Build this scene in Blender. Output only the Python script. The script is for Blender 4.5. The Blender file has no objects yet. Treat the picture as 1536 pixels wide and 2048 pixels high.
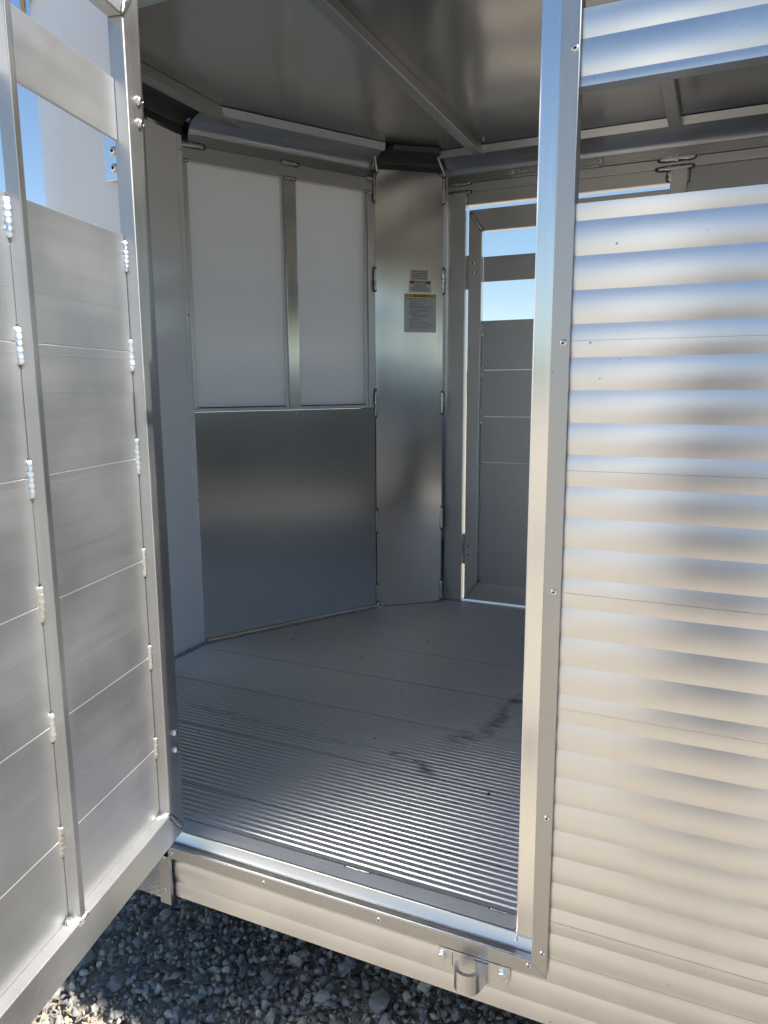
import bpy, bmesh, math, random
import numpy as np
from mathutils import Vector, Matrix

random.seed(7)
rng = np.random.default_rng(11)
scene = bpy.context.scene
col = scene.collection

# ------------------------------------------------------------------ scale
# Everything is laid out in "units": 1 unit = camera distance to the trailer side = 1.25 m,
# origin at the lens. wx() turns units into metres above the ground.
S = 1.25
CAMH = 1.55
GZ = -CAMH / S

# ------------------------------------------------------------------ camera
YAW, PITCH, ROLL, F = math.radians(-24.33), math.radians(-9.705), math.radians(-0.312), 1468.3
fw = Vector((math.sin(YAW) * math.cos(PITCH), math.cos(YAW) * math.cos(PITCH), math.sin(PITCH)))
rt = fw.cross(Vector((0, 0, 1))).normalized()
up = rt.cross(fw)
rt2 = rt * math.cos(ROLL) + up * math.sin(ROLL)
up2 = -rt * math.sin(ROLL) + up * math.cos(ROLL)
cam_d = bpy.data.cameras.new('camera')
cam = bpy.data.objects.new('camera', cam_d)
col.objects.link(cam)
M = Matrix((rt2, up2, -fw)).transposed().to_4x4()
M.translation = Vector((0, 0, CAMH))
cam.matrix_world = M
cam_d.sensor_fit = 'VERTICAL'
cam_d.sensor_height = 36.0
cam_d.lens = F / 2048 * 36.0
cam_d.clip_start = 0.02
cam_d.clip_end = 2000
scene.camera = cam

# ------------------------------------------------------------------ light
ELEV, AZ = math.radians(45), math.radians(1.75)      # direction towards the sun, azimuth from +X
sun_dir = Vector((math.cos(ELEV) * math.cos(AZ), math.cos(ELEV) * math.sin(AZ), math.sin(ELEV)))
world = bpy.data.worlds.new('World')
scene.world = world
world.use_nodes = True
nt = world.node_tree
sky = nt.nodes.new('ShaderNodeTexSky')
sky.sky_type = 'NISHITA'
sky.sun_disc = False
sky.sun_elevation = ELEV
sky.sun_rotation = math.pi / 2 - AZ
sky.altitude = 300
sky.air_density = 1.15
sky.dust_density = 0.1
sky.ozone_density = 3.5
nt.links.new(sky.outputs[0], nt.nodes['Background'].inputs[0])
nt.nodes['Background'].inputs[1].default_value = 0.083
sd = bpy.data.lights.new('sun', 'SUN')
sd.energy = 5.0
sd.angle = math.radians(0.53)
sd.color = (1.0, 0.93, 0.83)
so = bpy.data.objects.new('sun', sd)
col.objects.link(so)
so.rotation_euler = (-sun_dir).to_track_quat('-Z', 'Y').to_euler()
so.location = (6, 0, 8)
scene.view_settings.view_transform = 'Standard'
scene.view_settings.look = 'None'
scene.view_settings.gamma = 1.0
scene.view_settings.exposure = 0.98
cy = scene.cycles
cy.max_bounces = 7
cy.glossy_bounces = 6
cy.diffuse_bounces = 3
cy.use_adaptive_sampling = True
cy.adaptive_threshold = 0.012
cy.sample_clamp_indirect = 2.5
cy.blur_glossy = 1.0
cy.use_denoising = True


# ------------------------------------------------------------------ materials
def new_mat(name):
    m = bpy.data.materials.new(name)
    m.use_nodes = True
    return m, m.node_tree, m.node_tree.nodes['Principled BSDF']


def pos_noise(nt, scale, stretch=(1, 1, 1), detail=3.0, coord='Position'):
    g = nt.nodes.new('ShaderNodeNewGeometry')
    mp = nt.nodes.new('ShaderNodeMapping')
    mp.inputs['Scale'].default_value = stretch
    nt.links.new(g.outputs['Position'], mp.inputs['Vector'])
    n = nt.nodes.new('ShaderNodeTexNoise')
    n.inputs['Scale'].default_value = scale
    n.inputs['Detail'].default_value = detail
    nt.links.new(mp.outputs[0], n.inputs['Vector'])
    return n.outputs['Fac']


def maprange(nt, sock, a, b, c, d):
    r = nt.nodes.new('ShaderNodeMapRange')
    r.inputs[1].default_value = a
    r.inputs[2].default_value = b
    r.inputs[3].default_value = c
    r.inputs[4].default_value = d
    nt.links.new(sock, r.inputs[0])
    return r.outputs[0]


def math_node(nt, op, a, b):
    n = nt.nodes.new('ShaderNodeMath')
    n.operation = op
    for i, v in enumerate((a, b)):
        if hasattr(v, 'is_linked'):
            nt.links.new(v, n.inputs[i])
        else:
            n.inputs[i].default_value = v
    return n.outputs[0]


def metal(name, base, rough, streak=(1, 1, 60), sscale=6.0, samt=0.05, smudge=0.08, wave=0.0,
          wscale=1.6, fine=0.0, tint=0.06, aniso=0.0, wstretch=(1, 1, 1), specks=0.0):
    """aluminium: roughness from brushing streaks plus soft smudges, optional sheet waviness"""
    m, nt, p = new_mat(name)
    p.inputs['Metallic'].default_value = 1.0
    st = pos_noise(nt, sscale, streak, 2.0)
    sm = pos_noise(nt, 5.0, (1, 1, 1), 2.0)
    r = math_node(nt, 'ADD', maprange(nt, st, 0.3, 0.7, rough - samt, rough + samt),
                  maprange(nt, sm, 0.35, 0.7, -smudge * 0.4, smudge))
    r = math_node(nt, 'MAXIMUM', r, 0.06)
    nt.links.new(r, p.inputs['Roughness'])
    mixn = nt.nodes.new('ShaderNodeMix')
    mixn.data_type = 'RGBA'
    b = Vector(base)
    mixn.inputs[6].default_value = (*(b * (1 - tint)), 1)
    mixn.inputs[7].default_value = (*base, 1)
    fac = math_node(nt, 'MULTIPLY', maprange(nt, st, 0.25, 0.75, 0.3, 1.0), maprange(nt, sm, 0.3, 0.62, 0.3, 1.0))
    nt.links.new(fac, mixn.inputs[0])
    col_out = mixn.outputs[2]
    if specks > 0:
        # sparse nicks and specks of road grime
        g = nt.nodes.new('ShaderNodeNewGeometry')
        v = nt.nodes.new('ShaderNodeTexVoronoi')
        v.inputs['Scale'].default_value = 22.0
        nt.links.new(g.outputs['Position'], v.inputs['Vector'])
        sp = maprange(nt, v.outputs['Distance'], 0.035, 0.06, specks, 0)
        sp = math_node(nt, 'MULTIPLY', sp, maprange(nt, pos_noise(nt, 3.0, (1, 1, 1), 2.0), 0.52, 0.58, 0, 1))
        m2 = nt.nodes.new('ShaderNodeMix')
        m2.data_type = 'RGBA'
        nt.links.new(sp, m2.inputs[0])
        nt.links.new(col_out, m2.inputs[6])
        m2.inputs[7].default_value = (0.16, 0.14, 0.12, 1)
        col_out = m2.outputs[2]
    nt.links.new(col_out, p.inputs['Base Color'])
    if aniso:
        p.inputs['Anisotropic'].default_value = aniso
        p.inputs['Anisotropic Rotation'].default_value = 0.25
        tg = nt.nodes.new('ShaderNodeTangent')
        tg.direction_type = 'UV_MAP'
        nt.links.new(tg.outputs[0], p.inputs['Tangent'])
    nrm = None
    if wave > 0:
        w = pos_noise(nt, wscale, wstretch, 1.0)
        bmp = nt.nodes.new('ShaderNodeBump')
        bmp.inputs['Strength'].default_value = 1.0
        bmp.inputs['Distance'].default_value = wave
        nt.links.new(w, bmp.inputs['Height'])
        nrm = bmp.outputs[0]
    if fine > 0:
        bf = nt.nodes.new('ShaderNodeBump')
        bf.inputs['Strength'].default_value = 1.0
        bf.inputs['Distance'].default_value = fine
        nt.links.new(st, bf.inputs['Height'])
        if nrm is not None:
            nt.links.new(nrm, bf.inputs['Normal'])
        nrm = bf.outputs[0]
    if nrm is not None:
        nt.links.new(nrm, p.inputs['Normal'])
    return m


def plain(name, base, rough, metallic=0.0, var=0.08, vscale=8.0, bump=0.0):
    m, nt, p = new_mat(name)
    p.inputs['Metallic'].default_value = metallic
    n = pos_noise(nt, vscale, (1, 1, 1), 4.0)
    mixn = nt.nodes.new('ShaderNodeMix')
    mixn.data_type = 'RGBA'
    b = Vector(base)
    mixn.inputs[6].default_value = (*(b * (1 - var)), 1)
    mixn.inputs[7].default_value = (*(b * (1 + var)), 1)
    nt.links.new(maprange(nt, n, 0.3, 0.7, 0, 1), mixn.inputs[0])
    nt.links.new(mixn.outputs[2], p.inputs['Base Color'])
    nt.links.new(maprange(nt, n, 0.3, 0.7, max(0.04, rough - 0.06), rough + 0.06), p.inputs['Roughness'])
    if bump:
        bm_ = nt.nodes.new('ShaderNodeBump')
        bm_.inputs['Distance'].default_value = bump
        nt.links.new(n, bm_.inputs['Height'])
        nt.links.new(bm_.outputs[0], p.inputs['Normal'])
    return m


MAT = {}
MAT['siding'] = metal('bright_rolled_aluminium', (0.86, 0.86, 0.855), 0.298, (9, 1, 1.3), 2.4, 0.008, 0.02, tint=0.07, aniso=0.66, specks=0.7)  # vertical tint streaks paint in the broken reflection of the gravel
MAT['jamb'] = metal('bright_extruded_aluminium', (0.87, 0.87, 0.865), 0.18, (40, 40, 1), 5.0, 0.02, 0.03, tint=0.05, specks=0.6)
MAT['trim'] = metal('satin_trim_aluminium', (0.56, 0.555, 0.54), 0.42, (30, 30, 1), 5.0, 0.03, 0.06, tint=0.10, specks=0.6)
MAT['frame'] = metal('mill_finish_frame', (0.50, 0.505, 0.505), 0.44, (40, 40, 1), 5.0, 0.03, 0.08, tint=0.07)
MAT['frame_h'] = metal('mill_finish_rail', (0.66, 0.665, 0.665), 0.47, (1, 40, 40), 5.0, 0.03, 0.08, tint=0.07)
MAT['frame_in'] = metal('mill_finish_frame_lifted', (0.80, 0.80, 0.79), 0.40, (40, 40, 1), 5.0, 0.02, 0.05, tint=0.08)  # same mill finish as the frame, base colour lifted for the shaded interior
MAT['frame_in_h'] = metal('mill_finish_rail_lifted', (0.76, 0.76, 0.75), 0.40, (1, 40, 40), 5.0, 0.02, 0.05, tint=0.08)  # rail finish with its base colour lifted for the shaded interior
MAT['door_panel'] = metal('mill_finish_door_plank', (0.62, 0.63, 0.64), 0.47, (0.6, 0.6, 18), 2.4, 0.012, 0.05, tint=0.045, specks=0.4)
MAT['sheet'] = metal('mill_finish_wall_sheet', (0.55, 0.56, 0.55), 0.21, (1, 1, 30), 3.0, 0.008, 0.02, wave=0.004, wscale=1.3, tint=0.07, specks=0.3)
MAT['corner'] = metal('brushed_corner_sheet', (0.80, 0.78, 0.74), 0.205, (30, 30, 1), 3.0, 0.02, 0.03, tint=0.06, wave=0.004, wscale=1.6)
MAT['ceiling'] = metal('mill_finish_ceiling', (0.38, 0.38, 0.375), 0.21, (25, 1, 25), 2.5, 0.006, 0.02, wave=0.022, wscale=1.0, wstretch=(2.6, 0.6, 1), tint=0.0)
MAT['cove'] = metal('extruded_cove', (0.50, 0.51, 0.52), 0.32, (1, 30, 30), 4.0, 0.01, 0.03, tint=0.0)
MAT['sill'] = metal('polished_sill', (0.84, 0.83, 0.82), 0.33, (1, 30, 30), 5.0, 0.02, 0.04, tint=0.02)
MAT['weld'] = metal('weld_bead', (0.72, 0.72, 0.72), 0.27, (1, 1, 1), 30.0, 0.08, 0.1, tint=0.15)
MAT['bolt'] = metal('zinc_bolt', (0.80, 0.79, 0.77), 0.26, (1, 1, 1), 20.0, 0.05, 0.06, tint=0.1)
MAT['cast'] = metal('cast_bracket', (0.80, 0.80, 0.79), 0.30, (30, 30, 1), 4.0, 0.03, 0.08, tint=0.08)
MAT['soot'] = plain('weld_soot', (0.10, 0.10, 0.10), 0.55, 0.7, 0.3, 60)
MAT['dark'] = plain('flat_black', (0.012, 0.012, 0.013), 0.6)  # for black parts; also stands in for shade in open gaps
MAT['black'] = plain('black_plastic_fitting', (0.05, 0.052, 0.055), 0.42)
MAT['white'] = plain('white_painted_skin', (0.76, 0.77, 0.78), 0.28, 0, 0.02, 3)
MAT['liner'] = plain('white_liner_panel', (0.93, 0.94, 0.95), 0.18, 0, 0.02, 3)
MAT['pane'] = plain('white_acrylic_pane', (0.93, 0.93, 0.92), 0.18, 0, 0.02, 2)
def translucent_pane(m):
    nt = m.node_tree
    p = nt.nodes['Principled BSDF']
    t = nt.nodes.new('ShaderNodeBsdfTranslucent')
    t.inputs['Color'].default_value = (0.92, 0.93, 0.93, 1)
    mx = nt.nodes.new('ShaderNodeMixShader')
    mx.inputs[0].default_value = 0.38
    nt.links.new(p.outputs[0], mx.inputs[1])
    nt.links.new(t.outputs[0], mx.inputs[2])
    nt.links.new(mx.outputs[0], nt.nodes['Material Output'].inputs['Surface'])


translucent_pane(MAT['pane'])
MAT['caulk'] = plain('grey_caulk', (0.30, 0.32, 0.33), 0.35, 0, 0.2, 40, 0.003)
MAT['rubber'] = plain('tyre_rubber', (0.02, 0.02, 0.02), 0.7)
MAT['label_white'] = plain('label_white', (0.72, 0.73, 0.74), 0.35, 0, 0.01)
MAT['label_black'] = plain('label_black_ink', (0.02, 0.02, 0.02), 0.5)
MAT['label_red'] = plain('label_red', (0.28, 0.012, 0.02), 0.4)
MAT['label_yellow'] = plain('label_yellow', (0.62, 0.44, 0.05), 0.4)
MAT['label_grey'] = plain('label_fine_print', (0.16, 0.17, 0.19), 0.5)


def floor_material():
    """ribbed plank aluminium with scuffs, grit and two curved dirty drag marks"""
    m, nt, p = new_mat('ribbed_floor_aluminium')
    p.inputs['Metallic'].default_value = 1.0
    st = pos_noise(nt, 5.0, (1, 40, 40), 4.0)
    sm = pos_noise(nt, 4.0, (1, 1, 1), 5.0)
    g = nt.nodes.new('ShaderNodeNewGeometry')
    base = (0.91, 0.91, 0.91)

    def stroke(pts, width):
        out = None
        for a, b in zip(pts[:-1], pts[1:]):
            a = Vector((a[0] * S, a[1] * S, 0)); b = Vector((b[0] * S, b[1] * S, 0))
            mid = (a + b) / 2; d = b - a
            sub = nt.nodes.new('ShaderNodeVectorMath'); sub.operation = 'SUBTRACT'
            nt.links.new(g.outputs['Position'], sub.inputs[0]); sub.inputs[1].default_value = (mid.x, mid.y, 0)
            along = nt.nodes.new('ShaderNodeVectorMath'); along.operation = 'DOT_PRODUCT'
            nt.links.new(sub.outputs[0], along.inputs[0]); dn = d.normalized(); along.inputs[1].default_value = dn
            perp = nt.nodes.new('ShaderNodeVectorMath'); perp.operation = 'DOT_PRODUCT'
            nt.links.new(sub.outputs[0], perp.inputs[0]); perp.inputs[1].default_value = (-dn.y, dn.x, 0)
            aa = math_node(nt, 'ABSOLUTE', along.outputs['Value'], 0)
            pp = math_node(nt, 'ABSOLUTE', perp.outputs['Value'], 0)
            f1 = maprange(nt, aa, d.length / 2 - 0.01, d.length / 2 + 0.03, 1, 0)
            f2 = maprange(nt, pp, 0, width, 1, 0)
            f = math_node(nt, 'MULTIPLY', f1, f2)
            out = f if out is None else math_node(nt, 'MAXIMUM', out, f)
        return out
    s1 = stroke([(-0.54, 1.575), (-0.48, 1.62), (-0.455, 1.72), (-0.462, 1.83), (-0.42, 1.87)], 0.07)
    s2 = stroke([(-0.51, 1.392), (-0.565, 1.437), (-0.64, 1.456)], 0.042)
    s3 = stroke([(-0.64, 1.456), (-0.80, 1.452), (-1.0, 1.462), (-1.25, 1.475)], 0.035)
    gn = pos_noise(nt, 28.0, (0.6, 2.0, 1), 6.0)
    gfac = maprange(nt, gn, 0.34, 0.68, 0, 1)
    stain = math_node(nt, 'MULTIPLY', math_node(nt, 'MAXIMUM', s1, math_node(nt, 'MAXIMUM', s2, math_node(nt, 'MULTIPLY', s3, 0.45))), gfac)
    stain = maprange(nt, stain, 0.08, 0.75, 0, 0.75)
    vor = nt.nodes.new('ShaderNodeTexVoronoi')
    vor.inputs['Scale'].default_value = 13.0
    nt.links.new(g.outputs['Position'], vor.inputs['Vector'])
    speck = maprange(nt, vor.outputs['Distance'], 0.05, 0.075, 1, 0)
    sparse = maprange(nt, pos_noise(nt, 6.0), 0.52, 0.56, 0, 1)
    speck = math_node(nt, 'MULTIPLY', speck, sparse)
    stain = math_node(nt, 'MAXIMUM', stain, speck)
    r = math_node(nt, 'ADD', maprange(nt, st, 0.3, 0.7, 0.30, 0.33), maprange(nt, sm, 0.4, 0.7, -0.01, 0.05))
    nt.links.new(math_node(nt, 'ADD', r, math_node(nt, 'MULTIPLY', stain, 0.35)), p.inputs['Roughness'])
    mx = nt.nodes.new('ShaderNodeMix'); mx.data_type = 'RGBA'
    mx.inputs[6].default_value = (*base, 1); mx.inputs[7].default_value = (0.035, 0.03, 0.025, 1)
    nt.links.new(stain, mx.inputs[0])
    nt.links.new(mx.outputs[2], p.inputs['Base Color'])
    nt.links.new(maprange(nt, stain, 0, 1, 0.8, 0.1), p.inputs['Metallic'])
    return m


MAT['floor'] = floor_material()


def strip_material():
    m = metal('worn_threshold_strip', (0.82, 0.82, 0.81), 0.50, (1, 60, 1), 5.0, 0.06, 0.08, tint=0.2, fine=0.0004)
    m.node_tree.nodes['Principled BSDF'].inputs['Metallic'].default_value = 0.35
    return m


MAT['strip'] = strip_material()


def tread_material():
    """diamond tread plate: two crossed rows of raised lozenges"""
    m, nt, p = new_mat('diamond_tread_plate')
    p.inputs['Metallic'].default_value = 1
    p.inputs['Base Color'].default_value = (0.62, 0.63, 0.63, 1)
    p.inputs['Roughness'].default_value = 0.3
    g = nt.nodes.new('ShaderNodeNewGeometry')
    mp = nt.nodes.new('ShaderNodeMapping')
    mp.inputs['Rotation'].default_value = (0, math.radians(45), 0)
    mp.inputs['Scale'].default_value = (50, 50, 110)
    nt.links.new(g.outputs['Position'], mp.inputs['Vector'])
    v = nt.nodes.new('ShaderNodeTexVoronoi')
    v.inputs['Scale'].default_value = 1.0
    v.inputs['Randomness'].default_value = 0.1
    nt.links.new(mp.outputs[0], v.inputs['Vector'])
    h = maprange(nt, v.outputs['Distance'], 0.2, 0.38, 1, 0)
    b = nt.nodes.new('ShaderNodeBump')
    b.inputs['Distance'].default_value = 0.004
    nt.links.new(h, b.inputs['Height'])
    nt.links.new(b.outputs[0], p.inputs['Normal'])
    return m


MAT['tread'] = tread_material()


# ------------------------------------------------------------------ mesh helpers
class MB:
    """collects shapes in units, becomes one mesh"""
    def __init__(self):
        self.bm = bmesh.new()

    def box(self, x0, x1, y0, y1, z0, z1, bevel=0.0):
        vs = [self.bm.verts.new(c) for c in ((x0, y0, z0), (x1, y0, z0), (x1, y1, z0), (x0, y1, z0),
                                             (x0, y0, z1), (x1, y0, z1), (x1, y1, z1), (x0, y1, z1))]
        fs = [self.bm.faces.new([vs[i] for i in f]) for f in
              ((0, 3, 2, 1), (4, 5, 6, 7), (0, 1, 5, 4), (1, 2, 6, 5), (2, 3, 7, 6), (3, 0, 4, 7))]
        if bevel:
            es = list({e for f in fs for e in f.edges})
            bmesh.ops.bevel(self.bm, geom=es, offset=bevel, segments=2, profile=0.6, affect='EDGES')
        return self

    def prism(self, poly, axis, a, b, bevel=0.0, sharp=None, smooth=False):
        """closed 2D polygon swept along an axis from a to b. axis 0: poly=(y,z); 1: (x,z); 2: (x,y)"""
        def put(p, t):
            return [(t, p[0], p[1]), (p[0], t, p[1]), (p[0], p[1], t)][axis]
        A = [self.bm.verts.new(put(p, a)) for p in poly]
        B = [self.bm.verts.new(put(p, b)) for p in poly]
        n = len(poly)
        fs = []
        for i in range(n):
            f = self.bm.faces.new((A[i], A[(i + 1) % n], B[(i + 1) % n], B[i]))
            f.smooth = smooth
            fs.append(f)
        fs.append(self.bm.faces.new(list(reversed(A))))
        fs.append(self.bm.faces.new(B))
        if sharp is not None:
            for i in sharp:
                e = self.bm.edges.get((A[i], B[i]))
                if e:
                    e.smooth = False
        if bevel:
            es = list({e for f in fs for e in f.edges})
            bmesh.ops.bevel(self.bm, geom=es, offset=bevel, segments=3, profile=0.5, affect='EDGES')
        return self

    def sheet(self, line, z0, z1, thick=0.0, smooth=True):
        """vertical sheet over a plan polyline (x,y); thickness to the left of its direction"""
        n = len(line)
        L = [Vector(p) for p in line]
        off = []
        for i in range(n):
            d = (L[min(i + 1, n - 1)] - L[max(i - 1, 0)]).normalized()
            off.append(L[i] + Vector((-d.y, d.x)) * thick)
        ring = [(p.x, p.y) for p in L] + [(p.x, p.y) for p in reversed(off)]
        return self.prism(ring, 2, z0, z1, smooth=smooth, sharp=[0, n - 1, n, 2 * n - 1])

    def cyl(self, c, axis, r, length, seg=16, r2=None, smooth=True):
        axis = Vector(axis).normalized()
        q = axis.to_track_quat('Z', 'Y')
        c = Vector(c)
        r2 = r if r2 is None else r2
        A = []; B = []
        for i in range(seg):
            a = 2 * math.pi * i / seg
            A.append(self.bm.verts.new(c + q @ Vector((r * math.cos(a), r * math.sin(a), 0))))
            B.append(self.bm.verts.new(c + q @ Vector((r2 * math.cos(a), r2 * math.sin(a), length))))
        for i in range(seg):
            f = self.bm.faces.new((A[i], A[(i + 1) % seg], B[(i + 1) % seg], B[i]))
            f.smooth = smooth
        self.bm.faces.new(list(reversed(A))); self.bm.faces.new(B)
        for ring in (A, B):
            for i in range(seg):
                e = self.bm.edges.get((ring[i], ring[(i + 1) % seg]))
                if e: e.smooth = False
        return self


def link(name, me, parent, mats):
    o = bpy.data.objects.new(name, me)
    col.objects.link(o)
    if not isinstance(mats, (list, tuple)):
        mats = [mats]
    if len(me.materials) == 0:
        for m in mats:
            me.materials.append(MAT[m])
    if parent is not None:
        o.parent = parent
    return o


TR = Vector((0.35, 1.84 * S, 0))                       # the trailer's base point, metres


def emit(name, mb, mat, parent, frame='T'):
    """finish an MB: units -> metres in the parent's frame, origin at the middle of the piece"""
    bm = mb.bm
    bmesh.ops.recalc_face_normals(bm, faces=bm.faces)
    for v in bm.verts:
        if frame == 'T':
            v.co = v.co * S + Vector((0, 0, CAMH)) - TR
        elif frame == 'W':
            v.co = v.co * S + Vector((0, 0, CAMH))
        else:
            v.co = v.co * S
    lo = Vector([min(v.co[i] for v in bm.verts) for i in range(3)])
    hi = Vector([max(v.co[i] for v in bm.verts) for i in range(3)])
    c = (lo + hi) / 2
    for v in bm.verts:
        v.co -= c
    me = bpy.data.meshes.new(name)
    bm.to_mesh(me)
    bm.free()
    if name == 'hook_body':
        me.set_sharp_from_angle(angle=math.radians(28))
    o = link(name, me, parent, mat)
    o.location = c
    return o


def empty(name, parent=None, loc=(0, 0, 0)):
    o = bpy.data.objects.new(name, None)
    o.empty_display_size = 0.1
    col.objects.link(o)
    o.parent = parent
    o.location = loc
    return o


def tag(o, label, cat, group=None, kind=None):
    o['label'] = label
    if cat: o['category'] = cat
    if group: o['group'] = group
    if kind: o['kind'] = kind


def tloc(p):
    return Vector(p) * S + Vector((0, 0, CAMH)) - TR


def dloc(p):
    return Vector(p) * S


def place(name, me, parent, loc, normal, along=(0, 0, 1), scale=(1, 1, 1)):
    """instance of a shared mesh: mesh z -> normal, mesh x -> along"""
    o = bpy.data.objects.new(name, me)
    col.objects.link(o)
    o.parent = parent
    n = Vector(normal).normalized()
    a = Vector(along)
    a = (a - n * a.dot(n)).normalized()
    b = n.cross(a)
    R = Matrix((a, b, n)).transposed()
    o.matrix_local = Matrix.Translation(loc) @ R.to_4x4() @ Matrix.Diagonal((*scale, 1))
    return o


# --- shared small meshes (metres)
def weld_mesh(k):
    """a bead of overlapping puddles: x along (-.5..+.5), y across, z out; with a sooty rim"""
    r = random.Random(k)
    bm = bmesh.new()
    nr, nc, rip = 64, 11, r.choice([5, 6, 7])
    puds = [(r.uniform(0.8, 1.12), r.uniform(-0.10, 0.10), r.uniform(0.8, 1.2)) for _ in range(12)]
    puds[rip] = (1.15, 0.0, 1.25)
    rows = []
    for i in range(nr + 1):
        t = i / nr
        end = math.sqrt(max(0.0, 1 - abs(2 * t - 1) ** 7))
        wob = 0.06 * math.sin(t * 23 + k) + 0.05 * math.sin(t * 41 + 2 * k)
        row = []
        for j in range(nc):
            s = j / (nc - 1) * 2 - 1
            tt = t * rip + 0.42 * s * s
            fr = tt - math.floor(tt)
            h = (0.74 + 0.26 * (fr ** 1.4)) * math.sqrt(max(0, 1 - s * s * 0.96)) * (0.25 + 0.75 * end)
            pk = puds[min(11, int(tt))]
            w = 0.5 * pk[0] * (0.9 + wob + 0.10 * fr) * end
            row.append(bm.verts.new((t - 0.5, s * w + 0.5 * pk[1] * end, h * 0.5 * pk[2] if abs(s) < 1 else -0.05)))
        rows.append(row)
    for i in range(nr):
        for j in range(nc - 1):
            f = bm.faces.new((rows[i][j], rows[i + 1][j], rows[i + 1][j + 1], rows[i][j + 1]))
            f.smooth = True
    # sooty rim
    cen = bm.verts.new((0, 0, 0.012))
    ring = []
    for i in range(48):
        a = 2 * math.pi * i / 48
        ca, sa = math.cos(a), math.sin(a)
        x = 0.5 * math.copysign(abs(ca) ** 0.35, ca) * (1.08 + 0.07 * r.random())
        y = 0.5 * math.copysign(abs(sa) ** 0.55, sa) * (1.22 + 0.25 * r.random())
        ring.append(bm.verts.new((x, y, 0.012)))
    for i in range(48):
        f = bm.faces.new((cen, ring[i], ring[(i + 1) % 48]))
        f.material_index = 1
    me = bpy.data.meshes.new('weld_bead')
    bm.to_mesh(me); bm.free()
    me.materials.append(MAT['weld']); me.materials.append(MAT['soot'])
    return me


WELD = [weld_mesh(k) for k in range(9)]
_wk = [0]


def weld(parent, p0, p1, normal, width, height=None, loc=tloc):
    a, b = Vector(loc(p0)), Vector(loc(p1))
    _wk[0] += 1
    rr = random.Random(_wk[0] * 13)
    h = (height or width * 0.55) * S * rr.uniform(0.85, 1.15)
    return place('weld_bead', WELD[rr.randrange(9)], parent, (a + b) / 2, normal, (b - a) * rr.choice((1, 1, -1)),
                 ((b - a).length * rr.uniform(0.82, 1.08), width * S * rr.uniform(0.88, 1.15), h))


def rivet_mesh():
    bm = bmesh.new()
    prof = [(1.0, 0.0, 0), (0.95, 0.28, 0), (0.72, 0.46, 0), (0.48, 0.50, 0), (0.34, 0.44, 0), (0.30, 0.2, 1), (0.0, 0.15, 1)]
    seg = 18
    rings = []
    for r, z, mi in prof:
        if r == 0:
            rings.append([bm.verts.new((0, 0, z))])
        else:
            rings.append([bm.verts.new((r * math.cos(2 * math.pi * i / seg), r * math.sin(2 * math.pi * i / seg), z)) for i in range(seg)])
    for k in range(len(prof) - 1):
        for i in range(seg):
            if len(rings[k + 1]) == 1:
                f = bm.faces.new((rings[k][i], rings[k][(i + 1) % seg], rings[k + 1][0]))
            else:
                f = bm.faces.new((rings[k][i], rings[k][(i + 1) % seg], rings[k + 1][(i + 1) % seg], rings[k + 1][i]))
            f.smooth = True
            f.material_index = 1 if prof[k + 1][2] else 0
    me = bpy.data.meshes.new('rivet')
    bm.to_mesh(me); bm.free()
    me.materials.append(MAT['bolt']); me.materials.append(MAT['dark'])
    return me


RIVET = rivet_mesh()


def button_bolt_mesh():
    bm = bmesh.new()
    prof = [(1.0, 0.0, 0), (0.99, 0.18, 0), (0.88, 0.52, 0), (0.66, 0.74, 0), (0.44, 0.82, 0), (0.36, 0.80, 0), (0.34, 0.45, 1), (0.0, 0.42, 1)]
    seg = 24
    rings = []
    for r, z, mi in prof:
        rings.append([bm.verts.new((0, 0, z))] if r == 0 else
                     [bm.verts.new((r * math.cos(2 * math.pi * i / seg), r * math.sin(2 * math.pi * i / seg), z)) for i in range(seg)])
    for k in range(len(prof) - 1):
        for i in range(seg):
            if len(rings[k + 1]) == 1:
                f = bm.faces.new((rings[k][i], rings[k][(i + 1) % seg], rings[k + 1][0]))
            else:
                f = bm.faces.new((rings[k][i], rings[k][(i + 1) % seg], rings[k + 1][(i + 1) % seg], rings[k + 1][i]))
            f.smooth = True
            f.material_index = 1 if prof[k + 1][2] else 0
    me = bpy.data.meshes.new('bolt')
    bm.to_mesh(me); bm.free()
    me.materials.append(MAT['bolt']); me.materials.append(MAT['dark'])
    return me


BOLT = button_bolt_mesh()


def hex_bolt_mesh():
    bm = bmesh.new()
    def ring(r, z, seg, ph=0.0):
        return [bm.verts.new((r * math.cos(2 * math.pi * i / seg + ph), r * math.sin(2 * math.pi * i / seg + ph), z)) for i in range(seg)]
    w = ring(1.28, 0, 24); w2 = ring(1.24, 0.16, 24)
    for i in range(24):
        bm.faces.new((w[i], w[(i + 1) % 24], w2[(i + 1) % 24], w2[i]))
    bm.faces.new(w2)
    a = ring(1.0, 0.16, 6); b = ring(1.0, 0.78, 6); c = ring(0.88, 0.9, 6)
    for p, q in ((a, b), (b, c)):
        for i in range(6):
            bm.faces.new((p[i], p[(i + 1) % 6], q[(i + 1) % 6], q[i]))
    bm.faces.new(c)
    me = bpy.data.meshes.new('bolt')
    bm.to_mesh(me); bm.free()
    me.materials.append(MAT['bolt'])
    return me


HEX = hex_bolt_mesh()


def rivet(parent, p, normal, r=0.0055, loc=tloc, name='rivet', me=None):
    return place(name, me or RIVET, parent, loc(p), normal, (0.3, 0.7, 0.64), (r * S,) * 3)


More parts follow.
